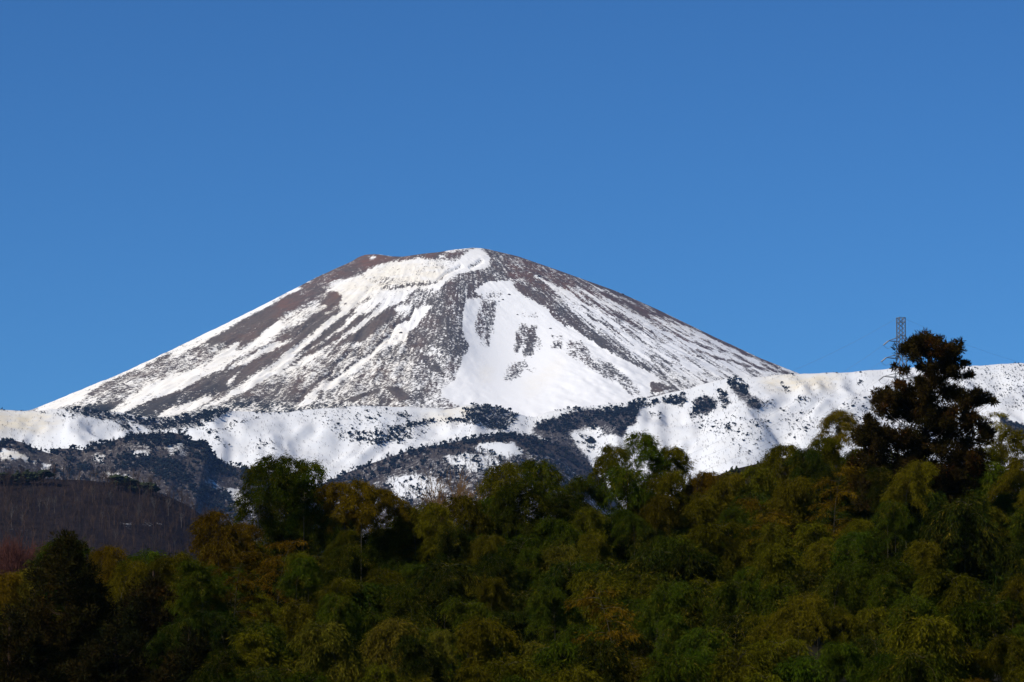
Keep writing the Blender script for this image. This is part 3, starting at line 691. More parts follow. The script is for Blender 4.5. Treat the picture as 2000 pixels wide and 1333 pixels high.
def sliver(p, q, w0, w1, rng):
    """thin tapered twig, three-sided at the foot and a point at the end"""
    p = np.asarray(p, float); q = np.asarray(q, float)
    d = q - p; n = np.linalg.norm(d) + 1e-9; d = d / n
    a = np.cross(d, (0.3, 0.5, 0.8)); a /= np.linalg.norm(a) + 1e-9; b = np.cross(d, a)
    if w1 < 0:
        V = [p + w0 * (math.cos(t) * a + math.sin(t) * b) for t in (0, 2.1, 4.2)] + [q]
        return np.array(V), np.array([[0, 1, 3], [1, 2, 3], [2, 0, 3]])
    V = [p + w0 * (math.cos(t) * a + math.sin(t) * b) for t in (0, 2.1, 4.2)] + [q + w1 * (math.cos(t) * a + math.sin(t) * b) for t in (0, 2.1, 4.2)]
    F = [[0, 1, 4], [0, 4, 3], [1, 2, 5], [1, 5, 4], [2, 0, 3], [2, 3, 5]]
    return np.array(V), np.array(F)

def pine_proto(rng, spire=False, n=4):
    """1 unit tall; broad and ragged, or a narrow spire"""
    ps = [sliver((0, 0, -0.08), (0, 0, 0.5), 0.03, 0.02, rng)]
    for i in range(n):
        if spire:
            t = i / (n - 1); c = (rng.normal(0, 0.04), rng.normal(0, 0.04), 0.15 + 0.72 * t); r = 0.26 * (1 - t) + 0.07
            ps.append(octa(rng, c, r, 0.9))
        else:
            a = rng.random() * 6.28; q = rng.random() * 0.42
            h = 0.32 + rng.random() * 0.45
            ps.append(octa(rng, (q * math.cos(a), q * math.sin(a), h), 0.2 + rng.random() * 0.16, 0.75))
    return join(ps)

def bare_proto(rng, twigs=18, w=0.02, spread=0.3, limbs=5):
    ps = [sliver((0, 0, -0.06), (rng.normal(0, 0.02), 0, 0.62), w, w * 0.5, rng)]
    tips = []
    for i in range(limbs):
        h = 0.25 + 0.35 * rng.random(); a = rng.random() * 6.28
        q = np.array((spread * math.cos(a) * (0.5 + rng.random() * 0.5), spread * math.sin(a) * (0.5 + rng.random() * 0.5), h + 0.2 + 0.2 * rng.random()))
        ps.append(sliver((0, 0, h), q, w * 0.6, -1, rng)); tips.append((np.array((0, 0, h)), q))
    for i in range(twigs):
        a, b = tips[i % limbs]
        t = 0.35 + 0.65 * rng.random(); p = a + (b - a) * t
        q = p + np.array((rng.normal(0, 0.1), rng.normal(0, 0.1), 0.08 + 0.18 * rng.random()))
        ps.append(sliver(p, q, w * 0.3, -1, rng))
    return join(ps)

def mass(name, protos, pts, heights, mat, label, cat, rng, widen=1.0):
    """a wood too thick to count: one object"""
    Vs, Fs, Ts, o = [], [], [], 0
    idx = rng.integers(0, len(protos), len(pts))
    for k, (PV, PF) in enumerate(protos):
        sel = np.where(idx == k)[0]
        if not len(sel): continue
        a = rng.random(len(sel)) * 6.28; h = heights[sel]
        c, s_ = np.cos(a)[:, None], np.sin(a)[:, None]
        wd = (widen * (0.8 + 0.5 * rng.random(len(sel))))[:, None]
        X = (PV[None, :, 0] * c - PV[None, :, 1] * s_) * h[:, None] * wd + pts[sel, 0:1]
        Y = (PV[None, :, 0] * s_ + PV[None, :, 1] * c) * h[:, None] * wd + pts[sel, 1:2]
        Z = PV[None, :, 2] * h[:, None] + pts[sel, 2:3]
        Vs.append(np.stack([X, Y, Z], -1).reshape(-1, 3))
        Fs.append((PF[None] + (np.arange(len(sel)) * len(PV))[:, None, None]).reshape(-1, 3) + o)
        Ts.append(np.repeat(rng.random(len(sel)), len(PV)) * 0.7 + rng.random(len(sel) * len(PV)) * 0.3)
        o += len(sel) * len(PV)
    me = mesh_np(name, np.concatenate(Vs), np.concatenate(Fs), {'tint': np.concatenate(Ts)}, smooth=False)
    ob = obj(name, me, mat, kind='stuff')
    tag(ob, label, cat)
    return ob

def proto_mesh(name, proto, mat, rng, smooth=False):
    V, F = proto
    me = mesh_np(name, V, F, {'tint': rng.random(len(V))}, smooth)
    me.materials.append(mat)
    return me

rg = np.random.default_rng(11)
PINES = [pine_proto(rg, False, 4) for _ in range(8)]
SPIRES = [pine_proto(rg, True, 6) for _ in range(5)]
BARES = [bare_proto(rg, 5, 0.05, 0.36, 4) for _ in range(6)]

def zone(u, v, where):
    """which stretch of slope a small tree stands on"""
    for poly, text in where:
        (a, b, c, d) = poly
        if a <= u < c and b <= v < d: return text
    return where[-1][1]
ZONES = [((0, 780, 240, 900), 'on the snow dome at far left'),
         ((240, 780, 430, 860), 'in the notch between dome and cone'),
         ((430, 780, 700, 860), 'on the crest below the left cone foot'),
         ((700, 780, 900, 900), 'on the snow slope below the cone centre'),
         ((900, 780, 1010, 850), 'on the wooded knob below the white bowl'),
         ((1010, 700, 1260, 1000), 'in the diagonal wood under the crest'),
         ((1260, 740, 1390, 900), 'in the clump above the diagonal wood'),
         ((1390, 700, 1500, 900), 'in the tree tongue on the right slope'),
         ((1500, 700, 1700, 900), 'on snow between tree tongue and pylon'),
         ((1700, 700, 2010, 900), 'on the speckled snow slope behind the cedar'),
         ((0, 840, 2010, 1100), 'on the snow clearings among lower woods')]

def far_trees():
    pts, u, v = ridge.scatter(lambda a, b: np.clip(RT(a, b) * 1.3, 0, 1), 190000, rg, fg_line)
    h = 3.0 + 6.0 * rg.random(len(pts)) ** 1.8
    thin = (RT(u, v) < 0.4) | ((u > 1850) & (v < 800))
    h = np.where(thin, 1.6 + 4.2 * rg.random(len(pts)) ** 2, h)
    h[(u > 1850) & thin] *= 0.75
    # those that stand freest and largest become trees of their own
    score = h * (1.25 - RT(u, v)) + rg.random(len(pts)) * 1.0
    hid = ((u > 560) & (u < 1010) & (v > np.interp(u, [q[0] for q in SPUR], [q[1] for q in SPUR]) - 4)) | ((u < 660) & (v > np.interp(u, [q[0] for q in LOWER], [q[1] for q in LOWER]) - 4)) | (v > fg_line(u) - 30) | ((u > 1690) & (u < 1930) & (v > 740))
    score = np.where(hid, -1, score)
    top = np.argsort(-score)[:290]
    own = np.zeros(len(pts), bool); own[top] = True
    mass('conifer_wood', PINES, pts[~own], h[~own], M_PINE, 'dark conifer scrub thickly covering the foothill ridge', 'conifer wood', rg)
    protos = [pine_proto(rg, False, 9) for _ in range(8)]
    meshes = [proto_mesh('dwarf_pine', p, M_PINE, rg) for p in protos]
    zs = np.array([zone(u[i], v[i], ZONES) for i in top])
    for i, zt in zip(top, zs):
        o = obj('dwarf_pine', meshes[int(rg.integers(0, 8))], None, None, tuple(pts[i]))
        o.scale = (h[i] * (0.9 + 0.4 * rg.random()),) * 2 + (h[i],)
        o.rotation_euler = (0, 0, rg.random() * 6.28)
        mine = top[zs == zt]
        lo, hi = np.quantile(u[mine], (0.34, 0.67)); mv, mh = np.median(v[mine]), np.median(h[mine])
        where = ('left' if u[i] < lo else 'right' if u[i] > hi else 'mid') + ' ' + ('upper' if v[i] < mv else 'lower')
        tag(o, '%s dark conifer, %s part, %s' % ('taller' if h[i] > mh else 'small', where, zt), 'conifer', 'dark conifers ' + zt)
    pts, u, v = ridge.scatter(lambda a, b: np.clip(RB(a, b) * 1.2, 0, 1), 82000, rg, fg_line)
    mass('leafless_brush', BARES, pts, 2.2 + 4.0 * rg.random(len(pts)) ** 1.5, M_BARE, 'grey leafless brush scattered over the snowy ridge', 'brush', rg)
    for hill, T, B, n1, n2, nm, tx in ((spur, ST, SB, 20000, 13000, 'spur', 'on the spur in front of the ridge'), (lower, LT, LB, 34000, 14000, 'lower', 'on the lower foothill at left')):
        pts, u, v = hill.scatter(lambda a, b: T(a, b), n1, rg, fg_line)
        h = 5 + 6 * rg.random(len(pts))
        mass('conifer_wood', PINES + SPIRES[:2], pts, h, M_PINE, 'dark conifers growing thickly ' + tx, 'conifer wood', rg)
        pts, u, v = hill.scatter(lambda a, b: B(a, b), n2, rg, fg_line)
        mass('leafless_wood', BARES, pts, 6 + 5 * rg.random(len(pts)), M_BARE, 'grey brown leafless wood growing ' + tx, 'leafless wood', rg)
    # brown hill: thick winter wood, with pale trunks one can tell apart
    B2 = [bare_proto(rg, 26, 0.012, 0.22, 7) for _ in range(6)]
    pts, u, v = brown.scatter(1.0, 5600, rg, lambda a: fg_line(a) + 40)
    mass('leafless_wood', B2, pts, 9 + 6 * rg.random(len(pts)), M_BARE2, 'dark brown leafless wood covering the low hill at left', 'leafless wood', rg)
    crest = [(q[0] + rg.normal(0, 2)) for q in [(x_, 0) for x_ in range(-20, 90, 7)]] + list(np.arange(225, 300, 7.0))
    for cu in crest:
        cv = np.interp(cu, [q[0] for q in BROWN], [q[1] for q in BROWN])
        p = at(cu, cv + 6, 2585)
        o = obj('crest_conifer', proto_mesh('crest_conifer', pine_proto(rg, rg.random() < 0.5, 12), M_CREST, rg), None, None, (p[0], p[1], p[2] - 0.5))
        hh = 5 + 4 * rg.random(); o.scale = (hh * 1.25, hh * 1.25, hh)
        w = 'at the left end of the brown hill crest' if cu < 120 else 'near the right shoulder of the brown hill crest'
        tag(o, '%s dark green conifer, %s one, %s' % ('tall' if hh > 7 else 'low', 'outer' if (cu < 35 or cu > 262) else 'inner', w), 'conifer', 'conifers ' + w)
    B3 = [proto_mesh('bare_tree', bare_proto(rg, 46, 0.012, 0.2, 9), M_PALE, rg) for _ in range(5)]
    spots = [(77, 1000), (60, 985), (92, 1008), (150, 1000), (125, 1006), (35, 1012), (105, 1005), (20, 1030), (200, 1020), (157, 1035), (240, 1030), (180, 985), (300, 1010), (270, 1020), (340, 1055), (343, 1075), (300, 1085), (225, 1060), (120, 975), (330, 1010), (10, 1000), (280, 985), (215, 990), (355, 1030), (45, 1030)]
    for (cu, cv) in spots:
        k = np.argmin((brown.uu - cu) ** 2 + (brown.vv - cv) ** 2)
        p = (brown.x.flat[k], brown.y.flat[k], brown.z.flat[k])
        o = obj('bare_tree', B3[int(rg.integers(0, 5))], None, None, p)
        hh = 9 + 5 * rg.random(); o.scale = (hh, hh, hh); o.rotation_euler = (0, 0, rg.random() * 6.28)
        tag(o, '%s pale trunked leafless tree %s on the brown hill, %s' % ('tall' if hh > 11.5 else 'short', 'high' if cv < 1005 else 'low' if cv > 1025 else 'midway', 'left part' if cu < 100 else 'middle' if cu < 220 else 'right part'), 'bare tree', 'pale trunked bare trees on the brown hill')
    # conifer knoll
    pts, u, v = pinehill.scatter(1.0, 1000, rg, None)
    crest_v = np.interp(u, [q[0] for q in PINEHILL], [q[1] for q in PINEHILL])
    order = np.argsort(v - crest_v)
    SP2 = [proto_mesh('knoll_conifer', pine_proto(rg, True, 16), M_CREST, rg) for _ in range(5)]
    for i in order[:110]:
        o = obj('knoll_conifer', SP2[int(rg.integers(0, 5))], None, None, tuple(pts[i]))
        hh = 1.8 + 1.3 * rg.random(); o.scale = (hh, hh, hh); o.rotation_euler = (0, 0, rg.random() * 6.28)
        tag(o, '%s pointed conifer on the %s part of the knoll behind the right bamboo' % ('taller' if hh > 2.4 else 'small', 'left' if u[i] < 1440 else 'middle' if u[i] < 1560 else 'right'), 'conifer', 'conifers on the knoll behind the bamboo')
    mass('conifer_wood', SPIRES, pts[order[110:]], 2.5 + 2 * rg.random(len(pts) - 110), M_CREST, 'conifer wood covering the knoll behind the bamboo', 'conifer wood', rg)
M_CREST = mat_tint('dark_green_conifer', (0.014, 0.020, 0.010), (0.035, 0.045, 0.018))
far_trees()

# boulders lying on the white bowl
for (u_, v_, r_, tx) in ((995, 576, 3.0, 'uppermost boulder on the white bowl, below the summit shoulder'), (981, 586, 2.6, 'boulder just left of the pair high on the white bowl'), (974, 588, 2.2, 'smallest boulder of the group high on the white bowl'), (1010, 615, 2.2, 'lone boulder in the middle of the upper white bowl'), (1076, 642, 2.4, 'boulder near the right edge of the white bowl'), (783, 650, 3.2, 'dark boulder in the white chute left of the dark rib'), (1052, 541, 5.0, 'dark outcrop on the bare shoulder right of the summit'), (1217, 576, 4.0, 'dark outcrop on the right skyline of the cone')):
    sel = (MU - u_) ** 2 + (MV - v_) ** 2 + np.where(MY > YC + 50, 1e6, 0)
    k = sel.argmin()
    V, F = join([octa(rg, (rg.normal(0, 0.3), rg.normal(0, 0.3), 0.25), 0.8, 0.8) for _ in range(3)])
    o = obj('boulder', mesh_np('boulder', V, F, smooth=False), M_ROCK, None, (MX.flat[k], MY.flat[k], MZ.flat[k]))
    o.scale = (r_ * 1.3, r_, r_)
    tag(o, 'dark ' + tx if 'dark' not in tx else tx, 'boulder', 'dark boulders on the cone')

# ------------------------------------------------------------------ the ground and the near hillside
def G(x, Y):
    x = np.asarray(x, float); Y = np.asarray(Y, float)
    rise = np.clip((Y - 100) / 10, 0, 1e9) * 1.32
    rise = np.where(Y > 262, np.maximum(21.4 - (Y - 262) * 0.22, 0), rise)
    side = 0.10 * np.clip(x, -70, 70)
    win = np.clip((Y - 60) / 60, 0, 1) * np.clip((420 - Y) / 120, 0, 1)
    near = -1.6 - 4.2 * np.clip((Y - 10) / 90, 0, 1)
    return near + rise + side * win

def ground():
    gx = np.concatenate([[-30000, -12000, -5000, -2000, -900, -400, -200, -120], np.linspace(-80, 80, 65), [120, 200, 400, 900, 2000, 5000, 12000, 30000]])
    gy = np.concatenate([[-3000, -800, -200, -50], np.linspace(0, 90, 10), np.linspace(96, 420, 82), [500, 800, 1500, 3000, 6000, 12000, 30000]])
    X, Y = np.meshgrid(gx, gy)
    Z = G(X, Y) + fbm(X / 9, Y / 9, 77, 3) * 0.5 * (np.abs(X) < 100)
    me = mesh_np('ground', np.stack([X, Y, Z], -1).reshape(-1, 3), grid_faces(len(gy), len(gx)), None)
    obj('ground', me, M_SOIL, kind='structure')
ground()

# ------------------------------------------------------------------ bamboo
def tube(pts, r0, r1, sides=5):
    P = np.asarray(pts, float); n = len(P)
    T = np.gradient(P, axis=0); T /= np.linalg.norm(T, axis=1)[:, None] + 1e-9
    A = np.cross(T, (0.31, 0.87, 0.11)); A /= np.linalg.norm(A, axis=1)[:, None] + 1e-9
    B = np.cross(T, A)
    r = np.linspace(r0, r1, n)[:, None, None]
    a = np.arange(sides) * 2 * math.pi / sides
    V = P[:, None] + r * (np.cos(a)[None, :, None] * A[:, None] + np.sin(a)[None, :, None] * B[:, None])
    F = []
    for i in range(n - 1):
        for j in range(sides):
            k = (j + 1) % sides
            p, q, s_, t = i * sides + j, i * sides + k, (i + 1) * sides + k, (i + 1) * sides + j
            F += [[p, q, s_], [p, s_, t]]
    return V.reshape(-1, 3), np.array(F)

def leaves(P, D, L, W, rng):
    """narrow pointed leaves: base, two mid points, tip"""
    n = len(P)
    D = D / (np.linalg.norm(D, axis=1)[:, None] + 1e-9)
    R = rng.normal(0, 1, (n, 3)); S_ = np.cross(D, R); S_ /= np.linalg.norm(S_, axis=1)[:, None] + 1e-9
    Nn = np.cross(D, S_)
    mid = P + D * (L * 0.45)[:, None] + Nn * (L * 0.05)[:, None]
    tip = P + D * L[:, None] - Nn * (L * 0.06)[:, None]
    V = np.stack([P, mid + S_ * W[:, None], tip, mid - S_ * W[:, None]], 1).reshape(-1, 3)
    k = np.arange(n)[:, None] * 4
    F = np.concatenate([k + [0, 1, 2], k + [0, 2, 3]])
    return V, F

def bamboo_proto(seed, height=6.0, width=1.7, lean=1.2, dens=1.0, sparse=False):
    """crown of one culm: origin where the crown starts, top at z = height before it nods over"""
    rng = np.random.default_rng(seed)
    t = np.linspace(0, 1, 24)
    az = rng.random() * 6.28
    bend = lean * t ** 2.6
    cz = height * (t - 0.10 * t ** 4)
    C = np.stack([bend * math.cos(az), bend * math.sin(az), cz], -1)
    br, LP, LD = [], [], []
    nodes = int(height / (0.20 if not sparse else 0.32))
    for i in range(nodes):
        s_ = (i + rng.random()) / nodes
        if not sparse: s_ = 0.12 + 0.88 * s_ ** 0.75
        s_ = min(s_, 0.995)
        p = np.array([np.interp(s_, t, C[:, k]) for k in range(3)])
        ln = width * (0.55 + 0.55 * math.sin(math.pi * min(1, (s_ * 0.66 + 0.22)))) * (0.7 + 0.55 * rng.random())
        if sparse: ln *= 0.85
        for b in range(2):
            a = rng.random() * 6.28
            el = (0.85 if not sparse else 0.45) + rng.normal(0, 0.2)
            k = np.linspace(0, 1, 6)
            droop = (0.95 + 0.4 * rng.random()) if not sparse else 0.45
            h = ln * (k * math.cos(el) + 0.22 * (1 - (1 - k) ** 2))
            zz = ln * (k * math.sin(el) - droop * k ** 2.0)
            Bp = p + np.stack([h * math.cos(a), h * math.sin(a), zz], -1)
            br.append(tube(Bp, 0.010, 0.003, 3))
            n = int((235 if not sparse else 120) * dens * ln / 1.4)      # leaves all along the arching branch, in loose sprays
            q = 0.10 + 0.90 * rng.random(n) ** 0.7
            q = q + 0.02 * np.sin(q * 40 + rng.random() * 6)
            base = np.stack([np.interp(q, k, Bp[:, m]) for m in range(3)], -1)
            tang = np.stack([np.interp(np.minimum(q + 0.12, 1.05), k, Bp[:, m]) - np.interp(q - 0.12, k, Bp[:, m]) for m in range(3)], -1)
            tang /= np.linalg.norm(tang, axis=1)[:, None] + 1e-9
            off = rng.normal(0, 1, (n, 3)); off[:, 2] = off[:, 2] * 0.7 - 0.25
            spray = 1 + 0.6 * np.sin(q * 22 + rng.random() * 6)
            LP.append(base + off * (0.13 if not sparse else 0.10) * spray[:, None])
            LD.append(tang * 0.7 + off * 0.35 + rng.normal(0, 0.35, (n, 3)) + np.array((0, 0, -0.4)))
    LP = np.concatenate(LP); LD = np.concatenate(LD); n = len(LP)
    V, F = leaves(LP, LD, rng.uniform(0.16, 0.31, n), rng.uniform(0.013, 0.022, n), rng)
    leaf = np.repeat(np.clip(rng.random(n) ** 1.5 * 0.75 + fbm(LP[:, 0] * 1.2, LP[:, 2] * 1.2, seed, 2) * 0.5 + 0.1, 0, 1), 4)
    shade = np.repeat(rng.random(n), 4)
    fol = mesh_np('foliage', V, F, {'leaf': leaf, 'shade': shade}, False); fol.materials.append(M_LEAF)
    bv, bf = join(br)
    brm = mesh_np('branches', bv, bf, None, True); brm.materials.append(M_CULM)
    cv, cf = tube(C, 0.032, 0.006, 6)
    cm = mesh_np('culm', cv, cf, None, True); cm.materials.append(M_CULM)
    return dict(fol=fol, br=brm, cm=cm, h=float(LP[:, 2].max()), lean=(C[-1, 0] * 0.6, C[-1, 1] * 0.6))

BP = [bamboo_proto(200 + i, 4.0 + 0.45 * (i % 4), 1.6 + 0.2 * (i % 3), 0.9 + 0.4 * (i % 3), 1.0) for i in range(10)]
BSP = [bamboo_proto(300 + i, 6.0, 1.5, 0.9, 1.0, True) for i in range(4)]
cv_, cf_ = tube([(0, 0, z) for z in np.linspace(0, 1, 5)], 0.036, 0.032, 6)
LOWCULM = mesh_np('lower_culm', cv_, cf_, None, True); LOWCULM.materials.append(M_CULM)

TONE = {'g': ((0.034, 0.058, 0.003), 'green'), 'd': ((0.013, 0.028, 0.003), 'dark green'), 'o': ((0.078, 0.074, 0.003), 'olive'),
        'r': ((0.105, 0.062, 0.003), 'rust tinged'), 'y': ((0.13, 0.112, 0.010), 'yellowish')}

def bamboo(u, v, Y, tone, scale, label, group, sparse=False, rng=RNG):
    x, y, z = [float(q) for q in at(u, v, Y)]
    pr = (BSP if sparse else BP)[int(rng.integers(0, 4 if sparse else 10))]
    rot = rng.random() * 6.28
    c, s_ = math.cos(rot), math.sin(rot)
    lx, ly = pr['lean'][0] * scale, pr['lean'][1] * scale
    x -= lx * c - ly * s_; y -= lx * s_ + ly * c
    gz = float(G(x, y)) - 0.15
    top = pr['h'] * scale
    hc = max(z - gz - top, 0.4)
    kb = float(0.5 + 0.7 * rng.random()); col = [q * kb * float(0.9 + 0.2 * rng.random()) for q in TONE[tone][0]]
    e = empty('bamboo', (x, y, gz), label, 'bamboo', group)
    e.rotation_euler = (0, 0, rot)
    def part(nm, me, loc, sc_, kind=None):
        o = obj(nm, me, None, e, loc, kind); o.scale = sc_; o.color = (*col, 1.0)
        return o
    part('culm', LOWCULM, (0, 0, 0), (scale, scale, hc + 0.05))
    part('culm', pr['cm'], (0, 0, hc), (scale,) * 3)
    part('branches', pr['br'], (0, 0, hc), (scale,) * 3, 'stuff')
    part('foliage', pr['fol'], (0, 0, hc), (scale,) * 3, 'stuff')
    return e

SKY = [  # bearing, top, tone, size, distance, words
    (8, 1112, 'r', 0.85, 205, 'orange tinged bamboo at the left edge of the picture'),
    (45, 1108, 'y', 0.7, 215, 'yellowish bamboo between the left edge and the dark cedar'),
    (205, 1062, 'r', 0.75, 205, 'orange topped bamboo just right of the left cedar tip'),
    (255, 1088, 'o', 0.8, 200, 'olive bamboo second to the right of the left cedar'),
    (326, 1070, 'o', 0.85, 200, 'olive pointed bamboo midway between left cedar and rust bamboo'),
    (382, 1090, 'g', 0.8, 195, 'green bamboo in the dip left of the rust bamboo'),
    (420, 992, 'r', 1.0, 215, 'rust tinged bamboo standing apart before the brown hill'),
    (472, 1015, 'r', 0.7, 222, 'small rust bamboo behind the one standing apart'),
    (530, 880, 'g', 1.05, 235, 'tall green bamboo, left one of the tallest left pair'),
    (598, 893, 'g', 1.05, 238, 'tall green bamboo, right one of the tallest left pair'),
    (560, 930, 'd', 1.0, 240, 'dark bamboo filling the gap behind the tall left pair'),
    (660, 936, 'r', 0.8, 236, 'rust tinged bamboo directly right of the tall left pair'),
    (705, 934, 'r', 0.95, 234, 'rust topped bamboo second right of the tall left pair'),
    (760, 950, 'r', 0.75, 236, 'rust tinged bamboo with thin top before the wooded spur'),
    (800, 985, 'o', 0.9, 236, 'olive bamboo low on the skyline left of the bare tree'),
    (845, 975, 'o', 0.9, 234, 'olive bamboo under the bare tan tree'),
    (905, 960, 'o', 0.95, 236, 'olive rounded bamboo right of the bare tan tree'),
    (945, 968, 'g', 0.9, 238, 'green bamboo low in the skyline dip at centre'),
    (985, 897, 'o', 0.95, 240, 'olive arching bamboo, left of the centre pair'),
    (1055, 890, 'g', 1.0, 242, 'green arching bamboo, right of the centre pair'),
    (1020, 935, 'g', 1.0, 236, 'green bamboo beneath the centre pair'),
    (1095, 955, 'd', 0.9, 238, 'dark bamboo dropping away right of the centre pair'),
    (1140, 925, 'g', 0.8, 240, 'green nodding bamboo in front of the diagonal wood'),
    (1195, 864, 'o', 0.95, 244, 'olive feathery bamboo left of the tall centre right bamboo'),
    (1255, 838, 'g', 0.95, 246, 'tallest green bamboo right of centre against the snow'),
    (1312, 868, 'o', 0.85, 246, 'thin olive bamboo right of the tallest centre right one'),
    (1220, 905, 'g', 1.05, 240, 'green bamboo below the tallest centre right bamboo'),
    (1290, 915, 'o', 1.0, 240, 'olive bamboo below and right of the tallest centre right one'),
    (1372, 915, 'r', 0.75, 246, 'rust tipped bamboo at the foot of the conifer knoll'),
    (1420, 918, 'o', 0.95, 242, 'olive bamboo in front of the conifer knoll'),
    (1475, 905, 'o', 0.95, 244, 'broad olive bamboo in front of the knoll slope'),
    (1530, 862, 'o', 0.95, 248, 'olive bamboo crowning the rise left of the cedar'),
    (1580, 872, 'd', 0.9, 246, 'dark green bamboo on the rise left of the cedar'),
    (1638, 794, 'y', 0.78, 252, 'yellowish feathery bamboo beside the cedar against the snow'),
    (1605, 850, 'o', 0.95, 248, 'olive bamboo under the yellowish feathery one'),
    (1675, 870, 'g', 0.95, 246, 'green bamboo at the left foot of the cedar'),
    (1935, 800, 'y', 0.9, 256, 'yellowish bamboo right of the cedar against the snow'),
    (1975, 832, 'y', 0.85, 254, 'yellowish drooping bamboo at the right edge'),
    (1915, 870, 'o', 1.0, 248, 'olive bamboo under the right side of the cedar'),
    (1995, 890, 'o', 1.0, 244, 'olive bamboo low at the right edge'),
]
for (u_, v_, t_, s_, Y_, tx) in SKY:
    bamboo(u_, v_, Y_, t_, s_ * 0.88, tx, 'bamboo along the skyline of the grove', sparse=(u_ == 1935))

PLACES = [(0, 'below the left edge bamboo'), (150, 'below the left cedar'), (330, 'below the rust bamboo standing apart'), (480, 'below the tall left pair'), (640, 'below the rust row'), (790, 'below the bare tan tree'), (950, 'below the centre pair'), (1120, 'below the tall centre right bamboo'), (1340, 'below the conifer knoll'), (1500, 'below the rise left of the cedar'), (1690, 'below the cedar'), (1880, 'near the right edge')]
ROWN = ['first row under the skyline', 'second row under the skyline', 'upper middle row', 'middle row', 'lower middle row', 'row above the bottom edge', 'row along the bottom edge', 'shaded rear row', 'shaded inner row', 'darkened upper grove gaps', 'darkened lower grove gaps']
SIZEW = {0: 'smaller', 1: 'medium', 2: 'large'}
def grove():
    rng = np.random.default_rng(5)
    seen = {}
    jobs = []
    base = lambda u: np.interp(u, [p[0] for p in FG], [p[1] for p in FG])
    smooth = lambda u: 0.5 * base(u) + 0.25 * base(u - 90) + 0.25 * base(u + 90)
    for r in range(7):
        u = -30 + rng.random() * 60
        while u < 2040:
            b = smooth(u)
            f = (r + 1) / 7.2
            v = b + (1345 - b) * f ** 0.92 * 0.93 + rng.normal(0, 20)
            Y = 234 - 14.5 * r + rng.normal(0, 4) - max(0, (b - 1000)) * 0.08
            pick = rng.random()
            tone = 'g' if pick < 0.36 else 'o' if pick < 0.78 else 'd' if pick < 0.92 else 'r' if pick < 0.97 else 'y'
            if u < 460 and v > 1120: tone = 'd' if pick < 0.7 else 'g'  # shade of the lower left corner put into darker leaf tones
            if 560 < u < 830 and v < 1100 and pick > 0.7: tone = 'r'
            sc_ = 0.54 + 0.42 * rng.random() ** 1.3
            if v < 1340 and rng.random() > 0.06 and not (u < 150 and v < 1200) and not (u < 400 and v > 1205): jobs.append((r, u, v, Y, tone, sc_))
            u += (50 + 38 * rng.random()) * (0.95 + 0.04 * r)
    for rr, off, Yb in ((7, 44, 254), (8, 115, 246), (9, 180, 236), (10, 290, 208)):          # thick of the grove; innermost rows all dark-toned, painting the gaps as shade
        u = -20 + rng.random() * 40
        while u < 2030:
            jobs.append((rr, u, smooth(u) + off + rng.normal(0, 12) + 14, Yb + rng.normal(0, 2), 'd' if rr > 8 or rng.random() < 0.6 else 'g', 0.85 + 0.4 * rng.random()))
            u += 66 + 20 * rng.random() + (10 if rr > 8 else 0)
    rows = {}
    for j in jobs:
        r, u, v, Y, tone, sc_ = j
        pl = [p[1] for p in PLACES if p[0] <= max(u, 0)][-1]
        sz = SIZEW[0 if sc_ < 0.60 else 1 if sc_ < 0.74 else 2]
        rows.setdefault('%s %s bamboo, %s, %s' % (sz, TONE[tone][1], ROWN[r], pl), []).append((u, j, ROWN[r]))
    for lab, js in rows.items():
        js.sort(key=lambda q: q[0])
        for k, (u, (r, u2, v, Y, tone, sc_), rn) in enumerate(js):
            w = '' if len(js) == 1 else ('left ' if k == 0 else 'right ' if k == len(js) - 1 else 'middle ')
            bamboo(u, v, Y, tone, sc_, w + lab, 'bamboo of the ' + rn, rng=rng)
grove()
# slender half-bare culms that stand out in front of the leafy mass
for (u_, v_, Y_, t_, s_, tx) in ((1488, 965, 222, 'r', 0.95, 'slender half bare bamboo with pale straight culm below the knoll'), (1640, 905, 226, 'r', 0.9, 'slender half bare bamboo leaning below the yellowish one'), (1178, 1145, 165, 'r', 0.95, 'sparse fan branched bamboo low in the right centre'), (560, 1050, 205, 'r', 0.9, 'sparse tan branched bamboo below the tall left pair'), (470, 1070, 200, 'r', 0.9, 'sparse tan branched bamboo below the small rust bamboo')):
    bamboo(u_, v_, Y_, t_, s_, tx, 'slender half bare bamboo in the grove', sparse=True)

# ------------------------------------------------------------------ cedars
def needle_clump(rng, c, r, n, up=0.3):
    """an uneven bunch of tufts, each a brush of short sprays"""
    k = 7
    tc = rng.normal(0, 1, (k, 3)); tc /= np.linalg.norm(tc, axis=1)[:, None]
    tc *= (0.2 + 0.8 * rng.random((k, 1))) * r; tc[:, 2] *= 0.75
    tr = r * (0.34 + 0.26 * rng.random(k))
    w = rng.integers(0, k, n)
    d = rng.normal(0, 1, (n, 3)); d /= np.linalg.norm(d, axis=1)[:, None]
    q = rng.random(n) ** 0.55
    P = np.asarray(c) + tc[w] + d * (q * tr[w])[:, None]
    D = d + tc[w] / r * 0.6 + rng.normal(0, 0.4, (n, 3)) + np.array((0, 0, up))
    return P, D, q

